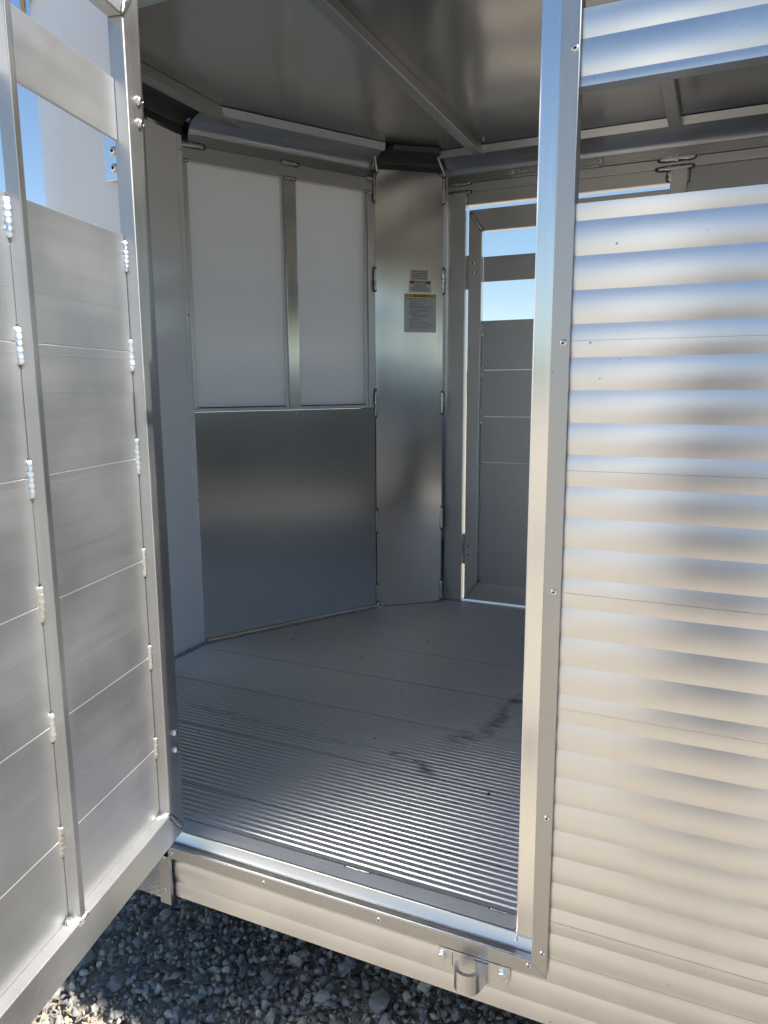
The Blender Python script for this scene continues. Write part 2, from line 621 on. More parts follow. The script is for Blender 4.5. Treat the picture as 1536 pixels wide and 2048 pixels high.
# ------------------------------------------------------------------ ground
def ground_material():
    m, nt, p = new_mat('crushed_stone')
    g = nt.nodes.new('ShaderNodeNewGeometry')
    v = nt.nodes.new('ShaderNodeTexVoronoi'); v.inputs['Scale'].default_value = 42
    nt.links.new(g.outputs['Position'], v.inputs['Vector'])
    ramp = nt.nodes.new('ShaderNodeValToRGB')
    e = ramp.color_ramp.elements
    e[0].position = 0.0; e[0].color = (0.30, 0.27, 0.23, 1)
    e[1].position = 1.0; e[1].color = (0.60, 0.53, 0.42, 1)
    x = e.new(0.5); x.color = (0.47, 0.41, 0.325, 1)
    sep = nt.nodes.new('ShaderNodeSeparateColor')
    nt.links.new(v.outputs['Color'], sep.inputs[0])
    nt.links.new(sep.outputs[0], ramp.inputs[0])
    big = pos_noise(nt, 0.5, (1, 1, 1), 4)
    mx = nt.nodes.new('ShaderNodeMix'); mx.data_type = 'RGBA'; mx.blend_type = 'MULTIPLY'
    mx.inputs[0].default_value = 1.0
    nt.links.new(ramp.outputs[0], mx.inputs[6])
    cr = nt.nodes.new('ShaderNodeCombineColor')
    mr = maprange(nt, big, 0.3, 0.7, 0.85, 1.1)
    for i in range(3): nt.links.new(mr, cr.inputs[i])
    nt.links.new(cr.outputs[0], mx.inputs[7])
    nt.links.new(mx.outputs[2], p.inputs['Base Color'])
    p.inputs['Roughness'].default_value = 0.95
    b = nt.nodes.new('ShaderNodeBump'); b.inputs['Distance'].default_value = 0.02; b.inputs['Strength'].default_value = 0.8
    nt.links.new(maprange(nt, v.outputs['Distance'], 0, 0.6, 1, 0), b.inputs['Height'])
    nt.links.new(b.outputs[0], p.inputs['Normal'])
    return m


MAT['ground'] = ground_material()
bm = bmesh.new()
N = 24
ext = [math.copysign(abs(i / N * 2 - 1) ** 3 * 600, i / N * 2 - 1) for i in range(N + 1)]
grid = [[bm.verts.new((x, y, 0.03 * math.sin(x * 0.7) * math.cos(y * 0.55) * min(1, (abs(x) + abs(y)) / 20) - 0.012)) for y in ext] for x in ext]
for i in range(N):
    for j in range(N):
        f = bm.faces.new((grid[i][j], grid[i + 1][j], grid[i + 1][j + 1], grid[i][j + 1])); f.smooth = True
me = bpy.data.meshes.new('ground'); bm.to_mesh(me); bm.free()
gr = link('ground', me, None, 'ground')
tag(gr, 'flat yard of pale crushed stone', None, kind='structure')


def stone_material():
    m, nt, p = new_mat('gravel_stones')
    at = nt.nodes.new('ShaderNodeAttribute'); at.attribute_name = 'stone'
    ramp = nt.nodes.new('ShaderNodeValToRGB')
    e = ramp.color_ramp.elements
    e[0].position = 0.0; e[0].color = (0.14, 0.14, 0.14, 1)
    e[1].position = 1.0; e[1].color = (0.68, 0.63, 0.53, 1)
    for pos, c in ((0.35, (0.27, 0.268, 0.262, 1)), (0.62, (0.40, 0.39, 0.365, 1)), (0.80, (0.43, 0.37, 0.285, 1)), (0.9, (0.60, 0.50, 0.36, 1))):
        x = e.new(pos); x.color = c
    nt.links.new(at.outputs['Fac'], ramp.inputs[0])
    n = pos_noise(nt, 120.0, (1, 1, 1), 4.0)
    mx = nt.nodes.new('ShaderNodeMix'); mx.data_type = 'RGBA'; mx.blend_type = 'MULTIPLY'; mx.inputs[0].default_value = 1
    cr = nt.nodes.new('ShaderNodeCombineColor')
    mr = maprange(nt, n, 0.3, 0.7, 0.75, 1.2)
    for i in range(3): nt.links.new(mr, cr.inputs[i])
    nt.links.new(ramp.outputs[0], mx.inputs[6]); nt.links.new(cr.outputs[0], mx.inputs[7])
    nt.links.new(mx.outputs[2], p.inputs['Base Color'])
    p.inputs['Roughness'].default_value = 0.75
    b = nt.nodes.new('ShaderNodeBump'); b.inputs['Distance'].default_value = 0.0015
    nt.links.new(n, b.inputs['Height']); nt.links.new(b.outputs[0], p.inputs['Normal'])
    return m


MAT['stones'] = stone_material()


def gravel():
    """angular broken stones, a few sizes, packed in two layers in front of and under the trailer"""
    protos = []
    for k in range(24):
        b = bmesh.new()
        n = 11 + k % 5
        pts = rng.normal(size=(n, 3)); pts /= np.linalg.norm(pts, axis=1)[:, None]
        pts *= np.array([1.0, 0.55 + 0.4 * rng.random(), 0.42 + 0.3 * rng.random()])
        for q in pts: b.verts.new(q)
        r = bmesh.ops.convex_hull(b, input=list(b.verts))
        junk = [g_ for g_ in set(r['geom_interior'] + r['geom_unused']) if isinstance(g_, bmesh.types.BMVert)]
        if junk: bmesh.ops.delete(b, geom=junk, context='VERTS')
        bmesh.ops.bevel(b, geom=list(b.edges), offset=0.05, segments=1, affect='EDGES')
        bmesh.ops.triangulate(b, faces=list(b.faces))
        b.verts.index_update()
        protos.append((np.array([v.co[:] for v in b.verts]), np.array([[v.index for v in f.verts] for f in b.faces])))
        b.free()
    V, T, A = [], [], []
    base = 0
    x0, x1, y0, y1 = -2.3, 0.5, 0.55, 2.2

    def put(n, smin, smax, zoff, flat, power=2.0):
        nonlocal base
        for _ in range(n):
            v, t = protos[rng.integers(24)]
            s = smin + (smax - smin) * rng.random() ** power
            q = rng.normal(size=4); q[1:3] *= flat; q /= np.linalg.norm(q)
            w, a, bq, c = q
            R = np.array([[1 - 2 * (bq * bq + c * c), 2 * (a * bq - c * w), 2 * (a * c + bq * w)],
                          [2 * (a * bq + c * w), 1 - 2 * (a * a + c * c), 2 * (bq * c - a * w)],
                          [2 * (a * c - bq * w), 2 * (bq * c + a * w), 1 - 2 * (a * a + bq * bq)]])
            p = np.array([x0 + (x1 - x0) * rng.random(), y0 + (y1 - y0) * rng.random(), zoff + s * 0.25 + 0.008 * rng.random()])
            V.append(v @ R.T * s + p); T.append(t + base); base += len(v)
            A.append(np.full(len(t), rng.random()))
    put(14000, 0.004, 0.013, 0.0, 1.0)
    put(10500, 0.007, 0.018, 0.004, 0.6)
    put(1300, 0.013, 0.028, 0.007, 0.35)
    put(60, 0.024, 0.042, 0.008, 0.25)
    V = np.concatenate(V); T = np.concatenate(T); A = np.concatenate(A)
    me = bpy.data.meshes.new('gravel')
    me.vertices.add(len(V)); me.vertices.foreach_set('co', V.ravel())
    me.loops.add(len(T) * 3); me.loops.foreach_set('vertex_index', T.ravel().astype(np.int32))
    me.polygons.add(len(T)); me.polygons.foreach_set('loop_start', np.arange(0, len(T) * 3, 3, dtype=np.int32))
    at = me.attributes.new('stone', 'FLOAT', 'FACE'); at.data.foreach_set('value', A)
    me.update(calc_edges=True); me.validate()
    o = link('gravel', me, None, 'stones')
    tag(o, 'loose blue-grey broken gravel under and in front of the trailer', 'gravel', kind='stuff')


gravel()

# ------------------------------------------------------------------ the trailer
XR = 2.6                                              # rear end, units
YN, YF = 1.0, 2.72                                    # outer planes of the two sides
BOT, FLOOR, CEIL = -0.972, -0.841, 0.812
trailer = empty('livestock_trailer', None, TR)
tag(trailer, 'bare aluminium livestock trailer with ribbed siding and its side door swung open', 'trailer')

NOSE_IN = [(-1.515, 1.66), (-1.515, 1.891), (-1.156, 2.489), (-0.954, 2.649), (-0.952, 2.68)]


def nose_x(y):
    """x of the inner face of the nose at a given y"""
    y = y if y > 1.775 else 2 * 1.775 - y
    if y < 1.891: return -1.515
    if y < 2.489: return -1.515 + (y - 1.891) / 0.598 * 0.359
    if y < 2.649: return -1.156 + (y - 2.489) / 0.16 * 0.202
    return -0.954


# --- floor: extruded planks, sixteen round ribs on each
floor = empty('floor', trailer)
PW = 0.2315
y = 1.158 - PW
first = True
while y < 2.66:
    ya, yb = max(y, 1.049), min(y + PW, 2.683)
    prof = []
    rp = PW / 16
    k = 0
    prof.append((ya + 0.0016, FLOOR - 0.006))
    prof.append((ya + 0.0016, FLOOR))
    while True:
        c = y + rp * (k + 0.5)
        k += 1
        if c > yb - 0.004: break
        if c < ya + 0.004: continue
        w, h = 0.0044, 0.0026
        for q in range(9):
            t = q / 4 - 1
            prof.append((c + w * t, FLOOR + h * (0.5 + 0.5 * math.cos(math.pi * t))))
    prof.append((yb - 0.0016, FLOOR))
    prof.append((yb - 0.0016, FLOOR - 0.006))
    mb = MB(); b = mb.bm
    tilt = random.uniform(-0.0004, 0.0004)
    A = [b.verts.new((nose_x(p[0]) - 0.004, p[0], p[1] + tilt * (p[0] - ya) / PW)) for p in prof]
    Bv = [b.verts.new((XR - 0.03, p[0], p[1] + tilt * (p[0] - ya) / PW)) for p in prof]
    for i in range(len(prof) - 1):
        f = b.faces.new((A[i], A[i + 1], Bv[i + 1], Bv[i])); f.smooth = True
    for i in (1, len(prof) - 2):
        e = b.edges.get((A[i], Bv[i])); e.smooth = False
    emit('floor_plank', mb, 'floor', floor)
    y += PW
# the deck under the planks
mb = MB().prism([(-1.50, 1.70), (-1.50, 1.86), (-1.15, 2.46), (-0.95, 2.63), (-0.95, 2.67), (XR - 0.03, 2.67), (XR - 0.03, 1.052), (-0.95, 1.052), (-0.95, 1.09), (-1.15, 1.24)],
                2, FLOOR - 0.05, FLOOR - 0.007)
emit('subfloor', mb, 'dark', floor)

# --- near side wall: lapped extruded planks
LAP = 0.0425
SEAM0 = 0.0573


def siding(parent, z0, z1, x0, x1, ybase, sgn=-1, depth=0.022, name='slat', mat='siding'):
    """one extruded plank between z0 and z1; its face is a row of convex laps that stand sgn*sag proud"""
    sag = 0.5 * LAP * math.tan(math.radians(11)) / 2
    eps = 0.00015
    z0 += eps; z1 -= eps
    zs = []
    sharp = []
    e0 = SEAM0 + LAP / 2
    k = math.floor((z0 - e0) / LAP)
    pts = []
    tilt = random.uniform(-0.0006, 0.0006)
    while True:
        za, zb = e0 + k * LAP, e0 + (k + 1) * LAP
        if za >= z1 - 1e-6: break
        for q in range(11):
            z = za + (zb - za) * q / 10
            if z < z0 or z > z1: continue
            tau = (z - (za + zb) / 2) / (LAP / 2)
            if q == 0 and pts and abs(pts[-1][1] - z) < 1e-6: continue
            if q in (0, 10): sharp.append(len(pts))
            pts.append((ybase + sgn * (sag * (1 - tau * tau) + 0.001) + tilt * (z - z0) / (z1 - z0), z))
        k += 1
    # ends exactly at z0,z1
    pts = [(pts[0][0], z0)] + pts + [(pts[-1][0], z1)] if pts[0][1] - z0 > 1e-5 else pts
    if pts[0][1] == z0 and pts[0][1] != pts[1][1]:
        sharp = [s_ + 1 for s_ in sharp]
    poly = [(ybase - sgn * depth, z0)] + pts + [(ybase - sgn * depth, z1)]
    n = len(poly)
    mb = MB().prism(poly, 0, x0, x1, smooth=True, sharp=[s_ + 1 for s_ in sharp] + [0, 1, n - 2, n - 1])
    uv = mb.bm.loops.layers.uv.new('UVMap')
    for f in mb.bm.faces:
        if len(f.verts) > 4: f.smooth = False
        for lp in f.loops:
            lp[uv].uv = (lp.vert.co.x, lp.vert.co.z)
    return emit(name, mb, mat, parent)


wall = empty('side_wall', trailer)
XJ = -0.197
zt = 0.227
siding(wall, SEAM0, zt, XJ, XR, YN)
for k in range(5):
    siding(wall, SEAM0 - 0.17 * (k + 1), SEAM0 - 0.17 * k, XJ, XR, YN)
zl = SEAM0 - 0.17 * 5
siding(wall, SEAM0 + LAP / 2 - LAP * 22, zl, XJ, XR, YN)
siding(wall, BOT, SEAM0 + LAP / 2 - LAP * 22, -0.90, XR, YN)
siding(wall, 0.364, 0.452, XJ, XR, YN)
siding(wall, 0.60, 0.70, -0.93, XR, YN)
for x in (-0.2045, 0.42, 1.05, 1.68, 2.3):
    w = 0.0165 if x < 0 else 0.045
    emit('wall_post', MB().box(x, x + w, YN + 0.0235, YN + 0.052, FLOOR, 0.70, 0.0015), 'frame', wall)
emit('bottom_rail', MB().box(-0.92, XR, 1.024, 1.05, BOT + 0.01, FLOOR - 0.016, 0.002), 'frame_h', wall)
emit('header', MB().box(-0.95, XR, 1.022, 1.055, 0.632, 0.72, 0.002), 'frame_h', wall)

# --- door frame around the opening
frame = empty('door_frame', trailer)
# vertical riveted flange and the bright tube behind it
FB = -0.884
mb = MB().prism([(-0.2045, FB + 0.024), (-0.1812, FB), (-0.1812, 0.70), (-0.2045, 0.70)], 1, 0.9845, 0.9925, bevel=0.0012)
emit('jamb_flange', mb, 'trim', frame)
emit('jamb_tube', MB().box(-0.2345, -0.2055, 1.0085, 1.05, -0.8575, 0.66, 0.0022), 'jamb', frame)
mb = MB().box(-0.206, -0.203, 0.992, 1.012, FB + 0.03, 0.66)
emit('jamb_return', mb, 'jamb', frame)
# sill: riveted flange, bright channel, worn strip
mb = MB().prism([(-0.93, FB + 0.0005), (-0.1822, FB + 0.0005), (-0.2055, FB + 0.0245), (-0.93, FB + 0.0245)], 1, 0.985, 0.9925, bevel=0.0012)
emit('sill_flange', mb, 'trim', frame)
ch = []
for q in range(9):
    t = q / 8
    ch.append((0.9988 + 0.0102 * t, -0.8600 + 0.0175 * t - 0.0015 * math.sin(math.pi * t)))
rnd = []
for q in range(1, 7):
    a = math.radians(145 - 55 * q / 6)
    rnd.append((1.0118 + 0.0034 * math.cos(a), -0.8428 + 0.0034 * math.sin(a)))
poly = ch + rnd + [(1.0140, -0.8394), (1.0140, -0.872), (0.9988, -0.872)]
mb = MB().prism(poly, 0, -0.93, -0.207, smooth=True, sharp=[0, len(poly) - 3, len(poly) - 2, len(poly) - 1])
emit('sill_channel', mb, 'sill', frame)
mb = MB().prism([(0.9853, -0.8614), (0.9885, -0.8590), (0.9960, -0.8572), (0.9960, -0.868), (0.9853, -0.868)], 0, -0.93, -0.2055, bevel=0.0005)
emit('sill_lip', mb, 'sill', frame)
emit('threshold_strip', MB().box(-0.93, -0.235, 1.0142, 1.0465, -0.852, FLOOR + 0.0014, 0.0008), 'strip', frame)
emit('sill_gap', MB().box(-0.93, -0.207, 0.9962, 0.9986, -0.88, -0.8605), 'dark', frame)  # black bar standing in for the shade inside the gap
for p in ((-0.187, 0.404), (-0.189, 0.054), (-0.19, -0.28), (-0.1885, -0.619), (-0.1885, -0.8415)):
    rivet(frame, (p[0], 0.9845, p[1]), (0, -1, 0), 0.0046)
for p in ((-0.2085, -0.869), (-0.458, -0.872), (-0.684, -0.872), (-0.893, -0.872)):
    rivet(frame, (p[0], 0.985, p[1]), (0, -1, 0), 0.0046)
weld(frame, (-0.2335, 1.004, -0.857), (-0.2335, 1.016, -0.835), (-0.2, -1, 0.5), 0.009, 0.006)
weld(frame, (-0.50, 1.0455, FLOOR + 0.0014), (-0.555, 1.0455, FLOOR + 0.0014), (0, 0, 1), 0.005, 0.004)
weld(frame, (-0.24, 1.0455, FLOOR + 0.0014), (-0.29, 1.0455, FLOOR + 0.0014), (0, 0, 1), 0.005, 0.004)
# hinge side post
emit('hinge_post', MB().box(-0.965, -0.925, 1.004, 1.045, -0.87, 0.66, 0.002), 'frame', frame)
mb = MB().box(-0.945, -0.9, 0.987, 0.9985, 0.64, 0.665, 0.001)
emit('header_trim', mb, 'trim', frame)

# --- open-topped hook bolted below the sill
hook = empty('door_hook', trailer)


def arc(cx, cy_, r, a0, a1, n):
    return [(cx + r * math.cos(math.radians(a0 + (a1 - a0) * i / n)), cy_ + r * math.sin(math.radians(a0 + (a1 - a0) * i / n))) for i in range(n + 1)]


# plan outline (x, y): back plate with a C-shaped hook standing out towards the door
cx0, cy0, ro, ri = -0.2985, 0.9665, 0.0215, 0.0152
outer = [(-0.2395, 0.9905), (-0.2395, 0.9855), (-0.262, 0.985)] + arc(-0.2655, 0.977, 0.008, 85, 175, 5) + arc(cx0, cy0, ro, -8, -172, 16)
tip = arc(cx0 - (ro + ri) / 2, cy0 + 0.001, (ro - ri) / 2, 180, 0, 5)
inner = arc(cx0, cy0, ri, -176, 72, 22)
poly = outer + tip + inner + [(-0.296, 0.9855), (-0.3525, 0.9855), (-0.3525, 0.9905)]
mb = MB().prism(poly, 2, -0.921, -0.887, smooth=True)
emit('hook_body', mb, 'cast', hook)
mb = MB().prism([(-0.3525, -0.899), (-0.2395, -0.899), (-0.2395, -0.8875), (-0.3525, -0.8875)], 1, 0.9855, 0.9902)
emit('back_plate', MB().box(-0.3535, -0.2385, 0.9858, 0.9952, -0.9135, -0.8855, 0.001), 'cast', hook)
mb.bm.free()
for x, z in ((-0.347, -0.8995), (-0.2485, -0.8995)):
    place('bolt', HEX, hook, tloc((x, 0.9856, z)), (0, -1, 0), (0.3, 0, 1), (0.0066 * S,) * 3)
emit('ink_line', MB().box(-0.3305, -0.3295, 0.9853, 0.98585, -0.9125, -0.889), 'dark', hook)

# --- hook high on the side (its shadow falls on the door's hinge stile)
tie = empty('tie_hook', trailer)
prof = [(0.9936, 0.0), (0.982, 0.0)] + arc(0.977, 0.012, 0.012, -60, -180, 8)[1:] + [(0.965, 0.055), (0.972, 0.055)] + arc(0.979, 0.014, 0.007, 180, 300, 6) + [(0.9936, 0.009)]
TZ = 0.645
mb = MB().prism([(p[0] - 0.006, p[1] + TZ) for p in prof], 0, -0.165, -0.148)
emit('hook_body', mb, 'cast', tie)
emit('back_plate', MB().box(-0.172, -0.14, 0.9852, 0.992, TZ - 0.01, TZ + 0.075, 0.001), 'cast', tie)

# --- strip and rivets at the end of the siding, tread plate on the corner behind
strip = emit('end_strip', MB().box(-0.926, -0.9, 0.985, 0.9925, -0.985, -0.868, 0.001), 'trim', trailer)
inv = strip.location
for x, z in ((-0.912, -0.886), (-0.9135, -0.955)):
    o = place('rivet', RIVET, strip, tloc((x, 0.985, z)) - inv, (0, -1, 0), (0, 0, 1), (0.0046 * S,) * 3)

# --- nose: white skin round the near corner, angled faces
NOSE_OUT_NEAR = [(-0.93, 1.0), (-1.045, 1.0)] + [(-1.045 + 0.15 * math.cos(math.radians(-90 - a)), 1.15 + 0.15 * math.sin(math.radians(-90 - a))) for a in range(6, 60, 6)] + \
    [(-1.545, 1.665), (-1.545, 1.775)]
far_out = [(p[0], 3.72 - p[1]) for p in NOSE_OUT_NEAR]
mb = MB().sheet(NOSE_OUT_NEAR, -0.60, 0.86, -0.008)
nose_skin = emit('nose_skin', mb, 'white', trailer)
nose_skin['label'] = 'smooth white skin wrapped round the front corner beside the hinges'
for line_, za, zb in ((far_out, -0.60, -0.085), (far_out, 0.685, 0.86), (far_out[:-2], -0.0849, 0.6849)):
    emit('nose_skin', MB().sheet(list(reversed(line_)), za, zb, -0.008), 'white', trailer)
low = [(p[0] - 0.004, p[1] - 0.004) for p in NOSE_OUT_NEAR]
mb = MB().sheet(low, -0.985, -0.601, -0.008)
emit('tread_plate', mb, 'tread', trailer)
mb = MB().sheet(list(reversed([(p[0], 3.72 - p[1]) for p in low])), -0.985, -0.601, -0.008)
emit('tread_plate', mb, 'tread', trailer)
cap = plain('tan_cap', (0.45, 0.36, 0.22), 0.5)
MAT['tan'] = cap
mb = MB().sheet([(p[0] - 0.01, p[1] - 0.012) for p in NOSE_OUT_NEAR[1:-2]], 0.66, 0.79, -0.006)
emit('marker_band', mb, 'tan', trailer)

# --- front wall seen inside: angled face with two white panes over a kick panel
front = empty('front_wall', trailer)
A = Vector((-1.515, 1.891, 0)); B = Vector((-1.156, 2.489, 0))
U = (B - A).normalized(); Nn = Vector((U.y, -U.x, 0))          # Nn points into the trailer


def fbox(name, u0, u1, z0, z1, d0, d1, mat, parent=front, bevel=0.0012, o=A, u=U, n=Nn):
    """box on an angled wall: u along it, d out of it into the room"""
    mb = MB().box(u0, u1, d0, d1, z0, z1, bevel)
    for v in mb.bm.verts:
        v.co = o + u * v.co.x + n * v.co.y + Vector((0, 0, v.co.z))
    return emit(name, mb, mat, parent)


LW = 0.6975
fbox('top_frame', -0.02, LW + 0.01, 0.672, 0.7195, -0.03, 0.0, 'frame_in_h')
fbox('pane', 0.006, 0.345, -0.075, 0.678, -0.026, -0.016, 'pane')
fbox('pane', 0.38, 0.66, -0.075, 0.678, -0.026, -0.016, 'pane')
fbox('mullion', 0.343, 0.385, -0.075, 0.675, -0.03, -0.001, 'corner')
fbox('mullion_bead', 0.332, 0.3425, -0.075, 0.672, -0.016, -0.006, 'frame_in')
fbox('side_bead', 0.004, 0.017, -0.075, 0.674, -0.016, 0.0, 'frame_in')
fbox('side_bead', 0.656, 0.668, -0.075, 0.672, -0.016, -0.006, 'frame_in')
fbox('side_frame', 0.669, LW + 0.006, -0.075, 0.675, -0.03, -0.001, 'frame_in')
fbox('pane_rail', 0.0, LW, -0.0775, -0.0665, -0.028, 0.0015, 'frame_in_h')
fbox('pane_gasket', 0.018, 0.33, -0.066, -0.063, -0.016, -0.012, 'dark')
fbox('pane_gasket', 0.388, 0.655, -0.066, -0.063, -0.016, -0.012, 'dark')
kick = fbox('kick_panel', 0.0, LW - 0.006, FLOOR, -0.079, -0.02, 0.003, 'sheet', bevel=0.0006)
fbox('backing', -0.06, LW + 0.03, FLOOR, -0.08, -0.05, -0.032, 'dark')
fbox('backing', -0.06, LW + 0.03, 0.68, 0.80, -0.05, -0.032, 'dark')
fbox('backing', 0.662, LW + 0.03, -0.0799, 0.6799, -0.05, -0.032, 'dark')
fbox('backing', -0.06, 0.003, -0.0799, 0.6799, -0.05, -0.032, 'dark')
for u, z in ((0.18, -0.0885), (0.365, -0.0905), (0.53, -0.0885), (0.678, -0.0895), (0.365, -0.329), (0.680, -0.331), (0.362, -0.58), (0.682, -0.582), (0.366, -0.812), (0.682, -0.812)):
    rivet(front, A + U * u + Nn * 0.003 + Vector((0, 0, z)), Nn, 0.0042, name='screw')
# caulked base moulding
mb = MB()
pr = [(0.003, FLOOR + 0.013), (0.0075, FLOOR + 0.0145), (0.0125, FLOOR + 0.0115), (0.016, FLOOR + 0.004), (0.017, FLOOR + 0.0015), (0.003, FLOOR + 0.001)]
b = mb.bm
a_ = [b.verts.new(A + U * 0.004 + Nn * p[0] + Vector((0, 0, p[1]))) for p in pr]
b_ = [b.verts.new(A + U * (LW - 0.004) + Nn * p[0] + Vector((0, 0, p[1]))) for p in pr]
for i in range(len(pr) - 1):
    f = b.faces.new((a_[i], b_[i], b_[i + 1], a_[i + 1])); f.smooth = True
emit('base_moulding', mb, 'jamb', front)


def caulk(line, w=0.008, n=60, seed=1):
    r = random.Random(seed)
    pts = []
    tot = [0]
    for p, q in zip(line[:-1], line[1:]):
        tot.append(tot[-1] + (Vector(q) - Vector(p)).length)
    mb = MB(); b = mb.bm
    prev = None
    for i in range(n + 1):
        d = tot[-1] * i / n
        k = max(j for j in range(len(line) - 1) if tot[j] <= d + 1e-9)
        p, q = Vector(line[k]), Vector(line[k + 1])
        c = p + (q - p) * ((d - tot[k]) / max(1e-9, tot[k + 1] - tot[k]))
        rr = w * (0.75 + 0.5 * r.random())
        ring = []
        dirn = (q - p).normalized()
        side = Vector((-dirn.y, dirn.x, 0))
        for j in range(7):
            a = math.pi * j / 6
            ring.append(b.verts.new(c + side * rr * math.cos(a) + Vector((0, 0, rr * 0.8 * math.sin(a)))))
        if prev:
            for j in range(6):
                f = b.faces.new((prev[j], prev[j + 1], ring[j + 1], ring[j])); f.smooth = True
        prev = ring
    return emit('caulk_bead', mb, 'caulk', front)


off = lambda p, d: tuple(Vector(p) + Nn * d)
caulk([off((A.x, A.y, FLOOR + 0.001), 0.016), off((B.x, B.y, FLOOR + 0.001), 0.014)], 0.0065, 70, 3)
caulk([(-1.508, 1.66, FLOOR), (-1.507, 1.888, FLOOR), (-1.493, 1.91, FLOOR + 0.002)], 0.0085, 40, 4)
caulk([(-1.146, 2.487, FLOOR), (-0.95, 2.642, FLOOR)], 0.004, 40, 5)
place('caulk_blob', RIVET, front, tloc((-1.142, 2.484, FLOOR + 0.008)), (0.6, -0.7, 0.4), (0, 0, 1), (0.013 * S,) * 3)
# white centre liner of the nose, with a screwed edge trim
emit('liner_panel', MB().box(-1.53, -1.515, 1.60, 1.8715, FLOOR, 0.742, 0.0008), 'liner', front)
emit('liner_trim', MB().box(-1.53, -1.5125, 1.872, 1.8925, FLOOR + 0.002, 0.742, 0.0012), 'liner', front)
for z in (0.70, 0.22, -0.36, -0.805):
    rivet(front, (-1.5125, 1.886, z), (1, 0, 0), 0.0042, name='screw')
# near half of the nose, behind the open door
mb = MB().sheet([(-1.515, 1.60), (-1.176, 1.19), (-0.98, 1.055)], FLOOR, 0.80, 0.01, smooth=False)
emit('nose_liner', mb, 'sheet', front)
# welds on the angled wall
z_ = 0.7195
for u0, u1 in ((-0.005, 0.075), (0.335, 0.395), (0.665, 0.69)):
    weld(front, A + U * u0 + Nn * 0.001 + Vector((0, 0, z_)), A + U * u1 + Nn * 0.001 + Vector((0, 0, z_)), Nn, 0.013, 0.006)
for u0, u1 in ((0.342, 0.386), (0.0, 0.02), (0.655, 0.682)):
    weld(front, A + U * u0 + Vector((0, 0, 0.674)), A + U * u1 + Vector((0, 0, 0.674)), Nn, 0.009, 0.006)

# --- corner sheet between the angled front and the far side
corner = empty('corner_panel', trailer)
C0 = Vector((-1.156, 2.489, 0)); C1 = Vector((-0.954, 2.649, 0))
CU = (C1 - C0).normalized(); CN = Vector((CU.y, -CU.x, 0)); CL = (C1 - C0).length
# the sheet is faintly crowned so it catches a soft vertical highlight
mb = MB()
line = []
for i in range(13):
    t = i / 12
    p = C0 + CU * (CL * t) + CN * (0.005 * (1 - (2 * t - 1) ** 2))
    line.append((p.x, p.y))
mb.sheet(line, FLOOR, 0.752, 0.006)
emit('sheet', mb, 'corner', corner)
zz = ((0.741, 0.645), (0.426, 0.334), (-0.016, -0.108), (-0.457, -0.55), (-0.755, -0.83))
for z0, z1 in zz:
    weld(corner, C0 + Vector((0.002, -0.002, z0)), C0 + Vector((0.002, -0.002, z1)), (0.9, -0.45, 0), 0.011, 0.006)
    weld(corner, C1 + Vector((0, -0.002, z0)), C1 + Vector((0, -0.002, z1)), (0.3, -0.95, 0), 0.014, 0.007)


# --- printed labels on the corner sheet
def text_mesh(body, size, align='CENTER', bold=0.0):
    c = bpy.data.curves.new('lettering', 'FONT')
    c.body = body; c.size = size; c.align_x = align; c.offset = bold
    o = bpy.data.objects.new('tmp', c)
    col.objects.link(o)
    bpy.context.view_layer.update()
    me = bpy.data.meshes.new_from_object(o)
    bpy.data.objects.remove(o)
    bpy.data.curves.remove(c)
    return me


def label(u0, u1, z0, z1, name):
    uc = (u0 + u1) / 2
    t = uc / CL
    d = 0.005 * (1 - (2 * t - 1) ** 2) + 0.0012
    slope = -0.005 * 2 * (2 * t - 1) * 2 / CL
    u = (CU + CN * slope).normalized()
    n = Vector((u.y, -u.x, 0))
    o = C0 + CU * uc + CN * d
    w, h = u1 - u0, z1 - z0
    mb = MB().box(-w / 2, w / 2, -0.0004, 0.0004, -h / 2, h / 2)
    zc = (z0 + z1) / 2
    for v in mb.bm.verts:
        v.co = o + u * v.co.x + n * v.co.y + Vector((0, 0, zc + v.co.z))
    root = emit(name, mb, 'label_white', trailer)
    R = Matrix((u, Vector((0, 0, 1)), n)).transposed().to_4x4()

    def bar(x0, x1, y0, y1, mat, nm, lift=0.0006):
        m2 = MB().box(x0, x1, y0, y1, lift, lift + 0.0002)
        for v in m2.bm.verts: v.co = Vector((v.co.x, v.co.y, v.co.z))
        q = emit(nm, m2, mat, root, 'D')
        q.matrix_local = R @ Matrix.Translation(q.location)
        return q

    def txt(s, x, y, size, mat, bold=0.0, width=None):
        me = text_mesh(s, size * S, 'CENTER', bold)
        me.materials.clear(); me.materials.append(MAT[mat])
        if width:
            xs = [v.co.x for v in me.vertices]
            k = width * S / (max(xs) - min(xs))
            for v in me.vertices: v.co.x *= k
        q = bpy.data.objects.new('lettering', me); col.objects.link(q); q.parent = root
        q.matrix_local = R @ Matrix.Translation(Vector((x, y, 0.0012)) * S)
        return q
    return w, h, bar, txt


